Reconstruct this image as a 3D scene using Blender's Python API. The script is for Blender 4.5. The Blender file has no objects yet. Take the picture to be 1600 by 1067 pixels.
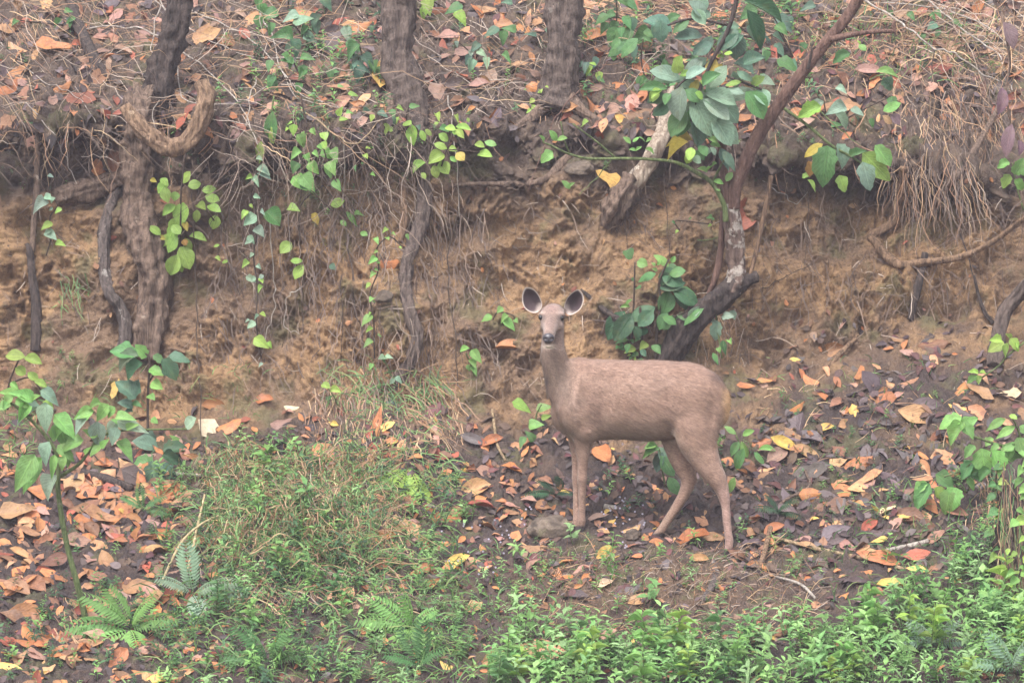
import bpy, bmesh, math, random
import numpy as np
from mathutils import Vector, Matrix
from mathutils.bvhtree import BVHTree

random.seed(7)
RNG = np.random.default_rng(11)
scene = bpy.context.scene
COL = scene.collection
R = math.radians

# ------------------------------------------------------------------ camera
CAM_Y, PITCH, FPX = -24.0, R(6.0), 5640.0
CAM_Z = 1.35 - CAM_Y * math.tan(PITCH)
CAM = Vector((0, CAM_Y, CAM_Z))
cam_data = bpy.data.cameras.new('camera')
cam_data.sensor_width = 36.0
cam_data.lens = 36.0 * FPX / 1600.0
cam_data.clip_end = 400
cam = bpy.data.objects.new('camera', cam_data)
cam.location = CAM
cam.rotation_euler = (R(90) - PITCH, 0, 0)
COL.objects.link(cam)
scene.camera = cam

# ------------------------------------------------------------------ sky, soft sun, exposure
SUN_EL, SUN_AZ = R(62), R(205)          # azimuth clockwise from +Y: behind the camera, a little to its side
world = bpy.data.worlds.new('World')
scene.world = world
world.use_nodes = True
wn, wl = world.node_tree.nodes, world.node_tree.links
wn.clear()
w_out = wn.new('ShaderNodeOutputWorld')
w_bg = wn.new('ShaderNodeBackground')
w_sky = wn.new('ShaderNodeTexSky')
w_sky.sky_type = 'NISHITA'
w_sky.sun_disc = False
w_sky.sun_elevation = SUN_EL
w_sky.sun_rotation = SUN_AZ
w_sky.dust_density = 4.0
w_sat = wn.new('ShaderNodeHueSaturation')      # overcast: the blue of a clear sky is taken out
w_sat.inputs['Saturation'].default_value = 0.30
wl.new(w_sky.outputs['Color'], w_sat.inputs['Color'])
wl.new(w_sat.outputs['Color'], w_bg.inputs['Color'])
wl.new(w_bg.outputs[0], w_out.inputs['Surface'])
w_bg.inputs['Strength'].default_value = 0.15
sun_data = bpy.data.lights.new('sun', 'SUN')
sun_data.energy = 1.3
sun_data.angle = R(25)
sun_data.color = (1.0, 0.975, 0.955)
sun = bpy.data.objects.new('sun', sun_data)
sun.rotation_euler = (R(90) - SUN_EL, 0, math.pi - SUN_AZ)
COL.objects.link(sun)
scene.view_settings.view_transform = 'Standard'
scene.view_settings.look = 'None'
scene.view_settings.gamma = 1.0
scene.view_settings.exposure = 1.52
scene.view_settings.use_curve_mapping = False
scene.render.engine = 'CYCLES'
cy = scene.cycles
cy.max_bounces = 5
cy.diffuse_bounces = 3
cy.glossy_bounces = 2
cy.transmission_bounces = 3
cy.volume_bounces = 1
cy.transparent_max_bounces = 8
cy.caustics_reflective = False
cy.caustics_refractive = False
cy.use_denoising = True
cy.denoising_input_passes = 'RGB_ALBEDO_NORMAL'
cy.denoising_prefilter = 'ACCURATE'

# ------------------------------------------------------------------ photo pixel -> world direction
SP, CP = math.sin(PITCH), math.cos(PITCH)
def ray(px, py):
    a, b = (px - 800.0) / FPX, (533.5 - py) / FPX
    return Vector((a, CP + b * SP, -SP + b * CP))
def P(px, py, Y):
    d = ray(px, py)
    return CAM + d * ((Y - CAM_Y) / d.y)
def Zof(py, Y):
    b = (533.5 - py) / FPX
    return CAM_Z + (Y - CAM_Y) * (-SP + b * CP) / (CP + b * SP)
def mpp(Y):                                  # metres per photo pixel at depth Y
    return (Y - CAM_Y) / CP / FPX

# ------------------------------------------------------------------ numpy noise
def _hash(ix, iy, iz, s):
    h = (ix.astype(np.uint32) * np.uint32(374761393) + iy.astype(np.uint32) * np.uint32(668265263)
         + iz.astype(np.uint32) * np.uint32(2147483647) + np.uint32(s * 1274126177 & 0xffffffff))
    h = (h ^ (h >> np.uint32(13))) * np.uint32(1274126177)
    h = (h ^ (h >> np.uint32(16))) * np.uint32(2246822519)
    return h ^ (h >> np.uint32(15))
_G = np.array([(x, y, z) for x in (-1, 0, 1) for y in (-1, 0, 1) for z in (-1, 0, 1)
               if abs(x) + abs(y) + abs(z) == 2], dtype=np.float32)
def pnoise(p, seed=0):
    p = np.asarray(p, dtype=np.float32)
    i = np.floor(p).astype(np.int64)
    f = p - i
    u = f * f * f * (f * (f * 6 - 15) + 10)
    out = np.zeros(len(p), dtype=np.float32)
    for dx in (0, 1):
        wx = u[:, 0] if dx else 1 - u[:, 0]
        for dy in (0, 1):
            wy = u[:, 1] if dy else 1 - u[:, 1]
            for dz in (0, 1):
                wz = u[:, 2] if dz else 1 - u[:, 2]
                g = _G[_hash(i[:, 0] + dx, i[:, 1] + dy, i[:, 2] + dz, seed) % np.uint32(12)]
                d = g[:, 0] * (f[:, 0] - dx) + g[:, 1] * (f[:, 1] - dy) + g[:, 2] * (f[:, 2] - dz)
                out += wx * wy * wz * d
    return out
def fbm(p, octaves=4, seed=0, gain=0.5):
    p = np.asarray(p, dtype=np.float32)
    a, s, out = 1.0, 1.0, 0
    for o in range(octaves):
        out = out + a * pnoise(p * s + o * 17.3, seed + o)
        a *= gain; s *= 2.03
    return out
def sstep(a, b, x):
    t = np.clip((x - a) / (b - a), 0, 1)
    return t * t * (3 - 2 * t)
def worley(p, seed=0):
    p = np.asarray(p, dtype=np.float32)
    i = np.floor(p).astype(np.int64)
    best = np.full(len(p), 9.0, np.float32); second = best.copy()
    for dx in (-1, 0, 1):
        for dy in (-1, 0, 1):
            for dz in (-1, 0, 1):
                c = i + np.array([dx, dy, dz])
                h = _hash(c[:, 0], c[:, 1], c[:, 2], seed)
                q = c + np.stack([(h & np.uint32(1023)) / 1023.0, ((h >> np.uint32(10)) & np.uint32(1023)) / 1023.0,
                                  ((h >> np.uint32(20)) & np.uint32(1023)) / 1023.0], 1)
                d = np.sqrt(((q - p) ** 2).sum(1)).astype(np.float32)
                second = np.minimum(second, np.maximum(best, d))
                best = np.minimum(best, d)
    return best, second

# ------------------------------------------------------------------ node helpers, materials
def new_mat(name):
    m = bpy.data.materials.new(name); m.use_nodes = True
    nt = m.node_tree; nt.nodes.clear()
    out = nt.nodes.new('ShaderNodeOutputMaterial')
    b = nt.nodes.new('ShaderNodeBsdfPrincipled')
    nt.links.new(b.outputs[0], out.inputs['Surface'])
    return m, nt, b, out
def N(nt, kind, **kw):
    n = nt.nodes.new(kind)
    for k, v in kw.items():
        if k in n.inputs: n.inputs[k].default_value = v
        else: setattr(n, k, v)
    return n
def noise_node(nt, vec, scale, detail=4, rough=0.55, dist=0.0):
    n = N(nt, 'ShaderNodeTexNoise', Scale=scale, Detail=detail, Roughness=rough, Distortion=dist)
    nt.links.new(vec, n.inputs['Vector'])
    return n.outputs['Fac']
def ramp(nt, fac, stops):
    n = nt.nodes.new('ShaderNodeValToRGB')
    e = n.color_ramp.elements
    while len(e) < len(stops): e.new(0.5)
    for k, (pos, c) in enumerate(stops):
        e[k].position = pos; e[k].color = (*c, 1)
    nt.links.new(fac, n.inputs['Fac'])
    return n.outputs['Color']
def mixc(nt, fac, a, b, mode='MIX'):
    n = nt.nodes.new('ShaderNodeMix'); n.data_type = 'RGBA'; n.blend_type = mode
    for s, v in ((n.inputs[0], fac), (n.inputs[6], a), (n.inputs[7], b)):
        if isinstance(v, (int, float)): s.default_value = v
        elif isinstance(v, tuple): s.default_value = (*v, 1)
        else: nt.links.new(v, s)
    return n.outputs[2]
def mathn(nt, op, a, b=0.0, clamp=False):
    n = nt.nodes.new('ShaderNodeMath'); n.operation = op; n.use_clamp = clamp
    for s, v in ((n.inputs[0], a), (n.inputs[1], b)):
        if isinstance(v, (int, float)): s.default_value = v
        else: nt.links.new(v, s)
    return n.outputs[0]
def maprange(nt, v, a, b, c=0.0, d=1.0):
    n = nt.nodes.new('ShaderNodeMapRange'); n.interpolation_type = 'SMOOTHSTEP'
    nt.links.new(v, n.inputs[0])
    for k, x in enumerate((a, b, c, d)): n.inputs[k + 1].default_value = x
    return n.outputs[0]
def bump(nt, b, height, strength, dist=0.01, prev=None):
    n = N(nt, 'ShaderNodeBump', Strength=strength, Distance=dist)
    nt.links.new(height, n.inputs['Height'])
    if prev is not None: nt.links.new(prev, n.inputs['Normal'])
    nt.links.new(n.outputs[0], b.inputs['Normal'])
    return n.outputs[0]
def mapped(nt, vec, scale):
    n = nt.nodes.new('ShaderNodeMapping'); n.inputs['Scale'].default_value = scale
    nt.links.new(vec, n.inputs['Vector'])
    return n.outputs[0]

# soil: 'zone' attribute R = pale clay of the cut face, G = wet dark litter soil, B = grey topsoil of the lip
def mat_soil():
    m, nt, b, _ = new_mat('soil')
    g = nt.nodes.new('ShaderNodeNewGeometry').outputs['Position']
    at = nt.nodes.new('ShaderNodeAttribute'); at.attribute_name = 'zone'
    sp = nt.nodes.new('ShaderNodeSeparateColor'); nt.links.new(at.outputs['Color'], sp.inputs[0])
    n1 = noise_node(nt, g, 1.6, 5, 0.6)
    n2 = noise_node(nt, g, 7.0, 6, 0.65)
    n3 = noise_node(nt, g, 34.0, 5, 0.65)
    n4 = noise_node(nt, g, 120.0, 3, 0.6)
    n5 = noise_node(nt, mapped(nt, g, (1.0, 1.0, 0.45)), 13.0, 6, 0.7, 0.7)
    clay = ramp(nt, n5, [(0.30, (0.125, 0.074, 0.043)), (0.45, (0.240, 0.142, 0.074)), (0.58, (0.335, 0.202, 0.102)), (0.72, (0.44, 0.28, 0.145))])
    clay = mixc(nt, maprange(nt, n1, 0.46, 0.60, 0.0, 0.85), clay, (0.175, 0.112, 0.074))
    stain = noise_node(nt, mapped(nt, g, (3.2, 3.2, 0.8)), 1.6, 5, 0.65, 0.6)
    clay = mixc(nt, maprange(nt, stain, 0.55, 0.66, 0.0, 0.65), clay, (0.110, 0.074, 0.054))
    clay = mixc(nt, maprange(nt, n4, 0.54, 0.70, 0.0, 0.7), clay, (0.42, 0.285, 0.165))
    clay = mixc(nt, maprange(nt, n3, 0.44, 0.30), clay, (0.080, 0.052, 0.040))
    top = ramp(nt, n2, [(0.3, (0.045, 0.032, 0.029)), (0.5, (0.092, 0.064, 0.050)), (0.7, (0.155, 0.110, 0.078))])
    top = mixc(nt, maprange(nt, n4, 0.52, 0.7, 0.0, 0.7), top, (0.17, 0.125, 0.092))
    wet = ramp(nt, n2, [(0.3, (0.026, 0.019, 0.020)), (0.5, (0.058, 0.041, 0.038)), (0.72, (0.115, 0.077, 0.060))])
    wet = mixc(nt, maprange(nt, n4, 0.54, 0.7, 0.0, 0.7), wet, (0.155, 0.108, 0.080))
    col = mixc(nt, sp.outputs[1], clay, wet)
    col = mixc(nt, sp.outputs[2], col, top)
    moss = mathn(nt, 'MULTIPLY', maprange(nt, noise_node(nt, g, 3.1, 4), 0.53, 0.66), 0.55)
    col = mixc(nt, moss, col, (0.12, 0.115, 0.050))
    nt.links.new(col, b.inputs['Base Color'])
    ro = maprange(nt, n2, 0.3, 0.7, 0.62, 0.95)
    nt.links.new(ro, b.inputs['Roughness'])
    b.inputs['Specular IOR Level'].default_value = 0.3
    p1 = bump(nt, b, n3, 1.0, 0.03)
    bump(nt, b, n4, 0.9, 0.010, p1)
    return m
M_SOIL = mat_soil()

def mat_bark(name, dark, light, patch, stretch=(13, 13, 1.7), patchamt=0.62):
    m, nt, b, _ = new_mat(name)
    g = nt.nodes.new('ShaderNodeNewGeometry').outputs['Position']
    v = mapped(nt, g, stretch)
    n1 = noise_node(nt, v, 3.0, 6, 0.65, 0.6)
    n2 = noise_node(nt, g, 9.0, 5, 0.6)
    n3 = noise_node(nt, g, 70.0, 4, 0.6)
    c = ramp(nt, n1, [(0.36, dark), (0.58, light)])
    c = mixc(nt, maprange(nt, n2, patchamt, patchamt + 0.06), c, patch)
    c = mixc(nt, maprange(nt, n3, 0.35, 0.7, 0, 0.4), c, dark)
    nt.links.new(c, b.inputs['Base Color'])
    b.inputs['Roughness'].default_value = 0.85
    b.inputs['Specular IOR Level'].default_value = 0.25
    p = bump(nt, b, n1, 1.0, 0.035)
    bump(nt, b, n3, 0.8, 0.008, p)
    return m
BARK_BROWN = mat_bark('bark_brown', (0.070, 0.048, 0.038), (0.24, 0.165, 0.122), (0.36, 0.29, 0.23), patchamt=0.66)
BARK_ROOT = mat_bark('bark_root', (0.075, 0.046, 0.031), (0.31, 0.195, 0.120), (0.42, 0.30, 0.20), patchamt=0.68)
BARK_DARK = mat_bark('bark_dark', (0.026, 0.021, 0.020), (0.095, 0.070, 0.060), (0.22, 0.19, 0.16), patchamt=0.70)
BARK_GREY = mat_bark('bark_grey', (0.050, 0.040, 0.037), (0.165, 0.130, 0.115), (0.38, 0.34, 0.31), patchamt=0.60)
BARK_MUTED = mat_bark('bark_muted', (0.060, 0.045, 0.040), (0.175, 0.130, 0.108), (0.27, 0.23, 0.20), patchamt=0.66)
BARK_LICHEN = mat_bark('bark_lichen', (0.080, 0.052, 0.043), (0.22, 0.150, 0.120), (0.44, 0.38, 0.33), patchamt=0.51)
BARK_RED = mat_bark('bark_red', (0.085, 0.046, 0.036), (0.205, 0.120, 0.092), (0.26, 0.20, 0.17), patchamt=0.66)
BARK_PALE = mat_bark('bark_pale', (0.21, 0.155, 0.115), (0.46, 0.37, 0.29), (0.60, 0.52, 0.43), patchamt=0.6)
TWIG_STRAW = mat_bark('twig_straw', (0.19, 0.125, 0.070), (0.42, 0.31, 0.19), (0.5, 0.40, 0.27))
TWIG_PALE = mat_bark('twig_pale', (0.26, 0.22, 0.19), (0.50, 0.44, 0.38), (0.6, 0.55, 0.5))
STEM_GREEN = mat_bark('stem_green', (0.070, 0.095, 0.034), (0.165, 0.205, 0.080), (0.20, 0.20, 0.12))
STEM_BROWN = mat_bark('stem_brown', (0.040, 0.028, 0.022), (0.105, 0.074, 0.056), (0.17, 0.14, 0.11))

# leaf material: colour from the object (col='obj') or a vertex attribute (col='attr'); UV.x along, UV.y across the blade
def mat_leaf(name, src, translucent, rough=0.5, vein=0.5, blotch=0.5, blotch_col=(0.10, 0.05, 0.03)):
    m, nt, b, out = new_mat(name)
    if src == 'obj':
        oi = nt.nodes.new('ShaderNodeObjectInfo'); base = oi.outputs['Color']
    else:
        a = nt.nodes.new('ShaderNodeAttribute'); a.attribute_name = 'tint'; base = a.outputs['Color']
    g = nt.nodes.new('ShaderNodeNewGeometry').outputs['Position']
    uv = nt.nodes.new('ShaderNodeUVMap').outputs['UV']
    s = nt.nodes.new('ShaderNodeSeparateXYZ'); nt.links.new(uv, s.inputs[0])
    ay = mathn(nt, 'ABSOLUTE', mathn(nt, 'SUBTRACT', s.outputs[1], 0.5))
    mid = maprange(nt, ay, 0.045, 0.0)
    ph = mathn(nt, 'SUBTRACT', mathn(nt, 'MULTIPLY', s.outputs[0], 9.0), mathn(nt, 'MULTIPLY', ay, 7.0))
    fr = mathn(nt, 'ABSOLUTE', mathn(nt, 'SUBTRACT', mathn(nt, 'FRACT', ph), 0.5))
    side = maprange(nt, fr, 0.14, 0.0)
    v = mathn(nt, 'MAXIMUM', mid, mathn(nt, 'MULTIPLY', side, 0.6))
    n1 = noise_node(nt, g, 38.0, 5, 0.6)
    n2 = noise_node(nt, g, 14.0, 4, 0.6)
    c = mixc(nt, maprange(nt, n1, 0.35, 0.7, 0.0, 0.45), base, mixc(nt, 1.0, base, (0.45, 0.42, 0.42), 'MULTIPLY'))
    c = mixc(nt, mathn(nt, 'MULTIPLY', maprange(nt, n2, 0.53, 0.66), blotch), c, mixc(nt, 0.5, base, blotch_col))
    c = mixc(nt, mathn(nt, 'MULTIPLY', v, vein), c, mixc(nt, 1.0, base, (1.5, 1.5, 1.4), 'MULTIPLY'))
    nt.links.new(c, b.inputs['Base Color'])
    b.inputs['Roughness'].default_value = rough
    b.inputs['Specular IOR Level'].default_value = 0.4
    bump(nt, b, mathn(nt, 'ADD', v, mathn(nt, 'MULTIPLY', n1, 2.2)), 0.6, 0.006)
    if translucent > 0:
        t = nt.nodes.new('ShaderNodeBsdfTranslucent'); nt.links.new(c, t.inputs['Color'])
        mx = nt.nodes.new('ShaderNodeMixShader'); mx.inputs[0].default_value = translucent
        nt.links.new(b.outputs[0], mx.inputs[1]); nt.links.new(t.outputs[0], mx.inputs[2])
        nt.links.new(mx.outputs[0], out.inputs['Surface'])
    return m
LEAF_GREEN = mat_leaf('leaf_green', 'obj', 0.33, 0.40, 0.6, 0.35, (0.20, 0.16, 0.03))
LEAF_DEAD = mat_leaf('leaf_dead', 'obj', 0.08, 0.45, 0.35, 0.85, (0.07, 0.035, 0.03))
SOUP_GREEN = mat_leaf('ground_cover_green', 'attr', 0.28, 0.5, 0.2, 0.2, (0.20, 0.16, 0.03))
SOUP_DEAD = mat_leaf('litter_dead', 'attr', 0.05, 0.55, 0.25, 0.6, (0.07, 0.035, 0.03))

# ------------------------------------------------------------------ object helpers
def link(name, mesh, mat=None, parent=None, color=None, smooth=True):
    o = bpy.data.objects.new(name, mesh)
    COL.objects.link(o)
    if mat is not None and not mesh.materials: mesh.materials.append(mat)
    if parent is not None: o.parent = parent
    if color is not None: o.color = (*color, 1)
    return o
def tag(o, label=None, cat=None, group=None, kind=None):
    if label: o['label'] = label
    if cat: o['category'] = cat
    if group: o['group'] = group
    if kind: o['kind'] = kind
    return o
def empty(name, loc, label, cat, group=None):
    o = bpy.data.objects.new(name, None); COL.objects.link(o); o.location = loc
    o.empty_display_size = 0.05
    return tag(o, label, cat, group)
def mesh_np(name, V, F, smooth=True, attr=None, uv=None):
    V = np.asarray(V, dtype=np.float32); F = np.asarray(F, dtype=np.int32)
    me = bpy.data.meshes.new(name)
    k = F.shape[1]
    me.vertices.add(len(V)); me.vertices.foreach_set('co', V.ravel())
    me.loops.add(F.size); me.loops.foreach_set('vertex_index', F.ravel())
    me.polygons.add(len(F))
    me.polygons.foreach_set('loop_start', np.arange(0, F.size, k, dtype=np.int32))
    me.polygons.foreach_set('loop_total', np.full(len(F), k, dtype=np.int32))
    if attr is not None:
        for an, av in attr.items():
            a = me.color_attributes.new(an, 'FLOAT_COLOR', 'POINT')
            c = np.ones((len(V), 4), np.float32); c[:, :3] = av
            a.data.foreach_set('color', c.ravel())
    if uv is not None:
        u = me.uv_layers.new(name='UVMap')
        u.data.foreach_set('uv', np.asarray(uv, np.float32)[F.ravel()].ravel())
    me.update(calc_edges=True)
    me.polygons.foreach_set('use_smooth', np.full(len(F), bool(smooth)))
    return me

def catmull(pts, n):
    pts = np.asarray(pts, float)
    if len(pts) == 2:
        t = np.linspace(0, 1, n)[:, None]
        return pts[0] * (1 - t) + pts[1] * t
    q = np.vstack([2 * pts[0] - pts[1], pts, 2 * pts[-1] - pts[-2]])
    out = []
    for t in np.linspace(0, len(pts) - 1, n):
        i = min(int(t), len(pts) - 2); f = t - i
        a, b, c, d = q[i], q[i + 1], q[i + 2], q[i + 3]
        out.append(0.5 * (2 * b + (c - a) * f + (2 * a - 5 * b + 4 * c - d) * f * f + (3 * b - a - 3 * c + d) * f ** 3))
    return np.array(out)
def frames(C):
    T = np.gradient(C, axis=0); T /= np.linalg.norm(T, axis=1)[:, None] + 1e-12
    U = np.zeros_like(T)
    u = np.cross(T[0], (0, 1, 0.13)); u /= np.linalg.norm(u)
    for i in range(len(C)):
        u = u - T[i] * np.dot(u, T[i]); u /= np.linalg.norm(u) + 1e-12
        U[i] = u
    return T, U, np.cross(T, U)
def tube_arrays(pts, radii, n=8, seg=None, rough=0.0, seed=0, rfreq=18.0):
    """pts (k,3), radii per control point -> vertices and quads of a closed tapered tube"""
    seg = seg or max(4, len(pts) * 4)
    C = catmull(pts, seg)
    r = np.interp(np.linspace(0, 1, seg), np.linspace(0, 1, len(radii)), radii)
    T, U, W = frames(C)
    a = np.linspace(0, 2 * np.pi, n, endpoint=False)
    ring = np.cos(a)[None, :, None] * U[:, None, :] + np.sin(a)[None, :, None] * W[:, None, :]
    rr = np.repeat(r[:, None], n, 1)
    if rough > 0:
        q = C[:, None, :] * 0.35 + ring * 0.9 + seed * 3.7
        arc = np.cumsum(np.r_[0, np.linalg.norm(np.diff(C, axis=0), axis=1)])
        q2 = np.stack([np.broadcast_to(np.cos(a) * 1.6, rr.shape), np.broadcast_to(np.sin(a) * 1.6, rr.shape),
                       np.broadcast_to(arc[:, None] * 2.2, rr.shape)], 2) + seed
        nz = fbm(q2.reshape(-1, 3) * 1.3, 4, seed).reshape(rr.shape)
        nz2 = pnoise((C[:, None, :] + ring * rr[..., None]).reshape(-1, 3) * rfreq, seed + 5).reshape(rr.shape)
        q3 = np.stack([np.broadcast_to(np.cos(a) * 4.2, rr.shape), np.broadcast_to(np.sin(a) * 4.2, rr.shape), np.broadcast_to(arc[:, None] * 3.0, rr.shape)], 2) + seed * 2
        nz3 = 1 - 2.2 * np.abs(fbm(q3.reshape(-1, 3), 3, seed + 9)).reshape(rr.shape)
        rr = rr * (1 + rough * nz + 0.4 * rough * nz2 + 0.42 * rough * nz3)
    V = (C[:, None, :] + ring * rr[..., None]).reshape(-1, 3)
    V = np.vstack([V, C[0] - T[0] * r[0] * 0.3, C[-1] + T[-1] * r[-1] * 0.3])
    F = []
    for i in range(seg - 1):
        for j in range(n):
            k = (j + 1) % n
            F.append((i * n + j, i * n + k, (i + 1) * n + k, (i + 1) * n + j))
    e0, e1 = seg * n, seg * n + 1
    for j in range(0, n, 2):
        F.append((e0, (j + 2) % n, j + 1, j))
        b0 = (seg - 1) * n
        F.append((e1, b0 + j, b0 + j + 1, b0 + (j + 2) % n))
    return V, np.array(F)
class Soup:
    """many small pieces gathered into one mesh"""
    def __init__(s): s.V, s.F, s.C, s.U, s.n = [], [], [], [], 0
    def add(s, V, F, col=(0.5, 0.5, 0.5), uv=None):
        V = np.asarray(V, np.float32); s.V.append(V); s.F.append(np.asarray(F) + s.n)
        s.C.append(np.broadcast_to(np.asarray(col, np.float32), (len(V), 3)))
        s.U.append(np.zeros((len(V), 2), np.float32) + 0.5 if uv is None else np.asarray(uv, np.float32))
        s.n += len(V)
    def batch(s, V, F, M, cols, uv=None):
        """copies of one template under N 4x4 matrices"""
        V = np.asarray(V, np.float32); M = np.asarray(M, np.float32); k = len(M)
        if k == 0: return
        W = np.einsum('nij,vj->nvi', M[:, :3, :3], V) + M[:, None, :3, 3]
        FF = (np.asarray(F)[None] + (np.arange(k) * len(V))[:, None, None]).reshape(-1, np.asarray(F).shape[1])
        C = np.repeat(np.asarray(cols, np.float32)[:, None, :], len(V), 1).reshape(-1, 3)
        U = np.tile(np.zeros((len(V), 2)) + 0.5 if uv is None else uv, (k, 1))
        s.V.append(W.reshape(-1, 3)); s.F.append(FF + s.n); s.C.append(C); s.U.append(U); s.n += k * len(V)
    def build(s, name, mat, parent=None, smooth=True):
        me = mesh_np(name, np.vstack(s.V), np.vstack(s.F), smooth, {'tint': np.vstack(s.C)}, np.vstack(s.U))
        return link(name, me, mat, parent)

# ------------------------------------------------------------------ ground: one sheet, slope - cut bank - overhanging lip - upper slope
def smooth1(a, k, axis):
    ker = np.hanning(2 * k + 3)[1:-1]; ker /= ker.sum()
    pad = [(0, 0)] * a.ndim; pad[axis] = (k, k)
    ap = np.pad(a, pad, mode='edge')
    return np.apply_along_axis(lambda v: np.convolve(v, ker, 'valid'), axis, ap)
KX =    np.array([-700, -200,    0,  150,  300,  450,  600,  750,  900, 1050, 1200, 1350, 1500, 1620, 1900, 2400.0])
K_BASE = np.array([650,  650,  645,  640,  640,  640,  650,  640,  625,  610,  590,  560,  520,  505,  500,  500.0])
K_YB =   np.array([1.8,  1.8, 1.85, 1.85,  1.8,  1.7,  1.6, 1.75, 1.85, 1.9,  2.0, 2.15,  2.3,  2.3,  2.3,  2.3])
K_REC =  np.array([290,  290,  285,  300,  290,  270,  275,  270,  275,  290,  275,  290,  310,  320,  320,  320.0])
K_LIP =  np.array([200,  200,  190,  180,  190,  205,  215,  205,  195,  215,  215,  225,  245,  255,  255,  255.0])
K_YL =   np.array([2.1,  2.1,  2.1,  2.1,  2.15, 2.1,  2.0,  2.15, 2.25, 2.3,  2.4,  2.45, 2.5,  2.5,  2.5,  2.5])
def x_samples():
    inner = np.arange(-40, 1641, 2.0)
    lo = -40 - np.cumsum(np.geomspace(4, 900, 26)); hi = 1640 + np.cumsum(np.geomspace(4, 900, 26))
    return np.r_[lo[::-1], inner, hi]
GX = x_samples()
XM = (GX - 800) / FPX * (24.0 / CP)                # metre position; all rows keep it
def col_interp(v): return smooth1(np.interp(GX, KX, v), 30, 0)
base, yb, rec, lip, yl = map(col_interp, (K_BASE, K_YB, K_REC, K_LIP, K_YL))
_xx = np.stack([XM * 0.9, XM * 0, XM * 0], 1)
lip = lip + 46 * fbm(_xx * 1.5, 3, 61); rec = rec + 30 * fbm(_xx * 1.2, 3, 62); base = base + 26 * fbm(_xx * 1.3, 3, 64)
under = np.clip(0.30 + 0.9 * fbm(_xx * 1.3, 3, 67) + 0.55 * np.exp(-((GX - 400) / 190) ** 2) + 0.45 * np.exp(-((GX - 1250) / 70) ** 2) + 0.4 * np.exp(-((GX - 1480) / 90) ** 2) + 0.3 * np.exp(-((GX - 40) / 70) ** 2) - 0.35 * np.exp(-((GX - 820) / 160) ** 2), 0.0, 1.0)
yl = yb + 0.66 - 0.36 * under + 0.10 * fbm(_xx * 2.1, 3, 63)     # where the lip is undercut and where it just slopes back
ovh = 0.02 + 0.16 * under
rows_Y, rows_Z, rows_n = [], [], []
def key(Y, Z, n):
    rows_Y.append(np.broadcast_to(Y, GX.shape)); rows_Z.append(np.broadcast_to(Z, GX.shape)); rows_n.append(n)
key(-70.0, 9.0, 4); key(-24.0, 2.2, 8); key(-12.0, -1.5, 14); key(-4.5, -0.98, 20)
key(-2.5, Zof(1067, -2.5), 54); key(-1.3, Zof(965, -1.3), 54); key(-0.14, Zof(863, -0.14), 20)
key(0.16, Zof(829, 0.16), 50); key(0.95, Zof(735, 0.95), 48)
key(yb, Zof(base, yb), 36); key(yb + 0.22, Zof(base - 70, yb + 0.22), 70)
key(yb + 0.45, Zof((base + rec) / 2 - 30, yb + 0.45), 60)
key(yb + 0.60, Zof(rec + 25, yb + 0.60), 34); key(yb + 0.60 + ovh, Zof(rec - 8, yb + 0.60 + ovh), 50)
key(yl + 0.10 + 0.25 * ovh, Zof(lip + 30, yl + 0.10 + 0.25 * ovh), 22); key(yl + 0.05, Zof(lip + 8, yl + 0.05), 14); key(yl + 0.20, Zof(lip - 14, yl + 0.20), 50)
key(yl + 0.95, Zof(90, yl + 0.95), 54); key(yl + 1.9, Zof(-20, yl + 1.9), 30)
key(yl + 3.2, Zof(-150, yl + 3.2), 16); key(16.0, 10.5, 6); key(70.0, 22.0, 0)
Yk, Zk = np.array(rows_Y), np.array(rows_Z)
s_rows = [0.0]; zone_t = []
for i, n in enumerate(rows_n[:-1]):
    s_rows += list(i + np.arange(1, n + 1) / n)
s_rows = np.array(s_rows)
i0 = np.minimum(s_rows.astype(int), len(Yk) - 2); fr = (s_rows - i0)[:, None]
GY = Yk[i0] * (1 - fr) + Yk[i0 + 1] * fr
GZ = Zk[i0] * (1 - fr) + Zk[i0 + 1] * fr
GY, GZ = smooth1(GY, 7, 0), smooth1(GZ, 7, 0)
nr, nc = GY.shape
GXm = np.repeat(XM[None, :], nr, 0)
# broad swells: tussock mound, bare hump, hollow
def swell(cx, cy, sx, sy, h):
    global GZ
    x0 = (cx - 800) * mpp(cy)
    GZ = GZ + h * np.exp(-((GXm - x0) / sx) ** 2 - ((GY - cy) / sy) ** 2)
swell(450, -0.30, 0.50, 0.40, 0.42)
swell(360, -1.1, 0.6, 0.5, 0.16)
swell(1000, -0.75, 0.85, 0.35, 0.07)
swell(610, 1.1, 0.35, 0.42, 0.20)
swell(1600, -0.4, 0.35, 0.5, 0.25)
B0 = np.stack([GXm, GY, GZ], 2)
dU = np.gradient(B0, axis=1); dV = np.gradient(B0, axis=0)
NRM = np.cross(dU, dV); NRM /= np.linalg.norm(NRM, axis=2)[..., None] + 1e-12
S2 = np.repeat(s_rows[:, None], nc, 1)
w_bank = sstep(8.7, 9.6, S2) * (1 - sstep(14.5, 15.6, S2))
w_top = sstep(13.4, 15.0, S2)
w_gnd = 1 - sstep(8.4, 9.6, S2)
Q = B0.reshape(-1, 3).astype(np.float32)
near = (np.abs(GX) < 1e9)
d = np.zeros(len(Q), np.float32)
wb, wt, wg = w_bank.ravel(), w_top.ravel(), w_gnd.ravel()
warp = np.stack([pnoise(Q * 2.1, 40), pnoise(Q * 2.1, 41), pnoise(Q * 2.1, 42)], 1)
Qw = Q + 0.10 * warp
big = fbm(Q * 1.1, 3, 1)
mid = fbm(Qw * 4.2, 4, 2)
fin = fbm(Qw * 17.0, 3, 3)
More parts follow.
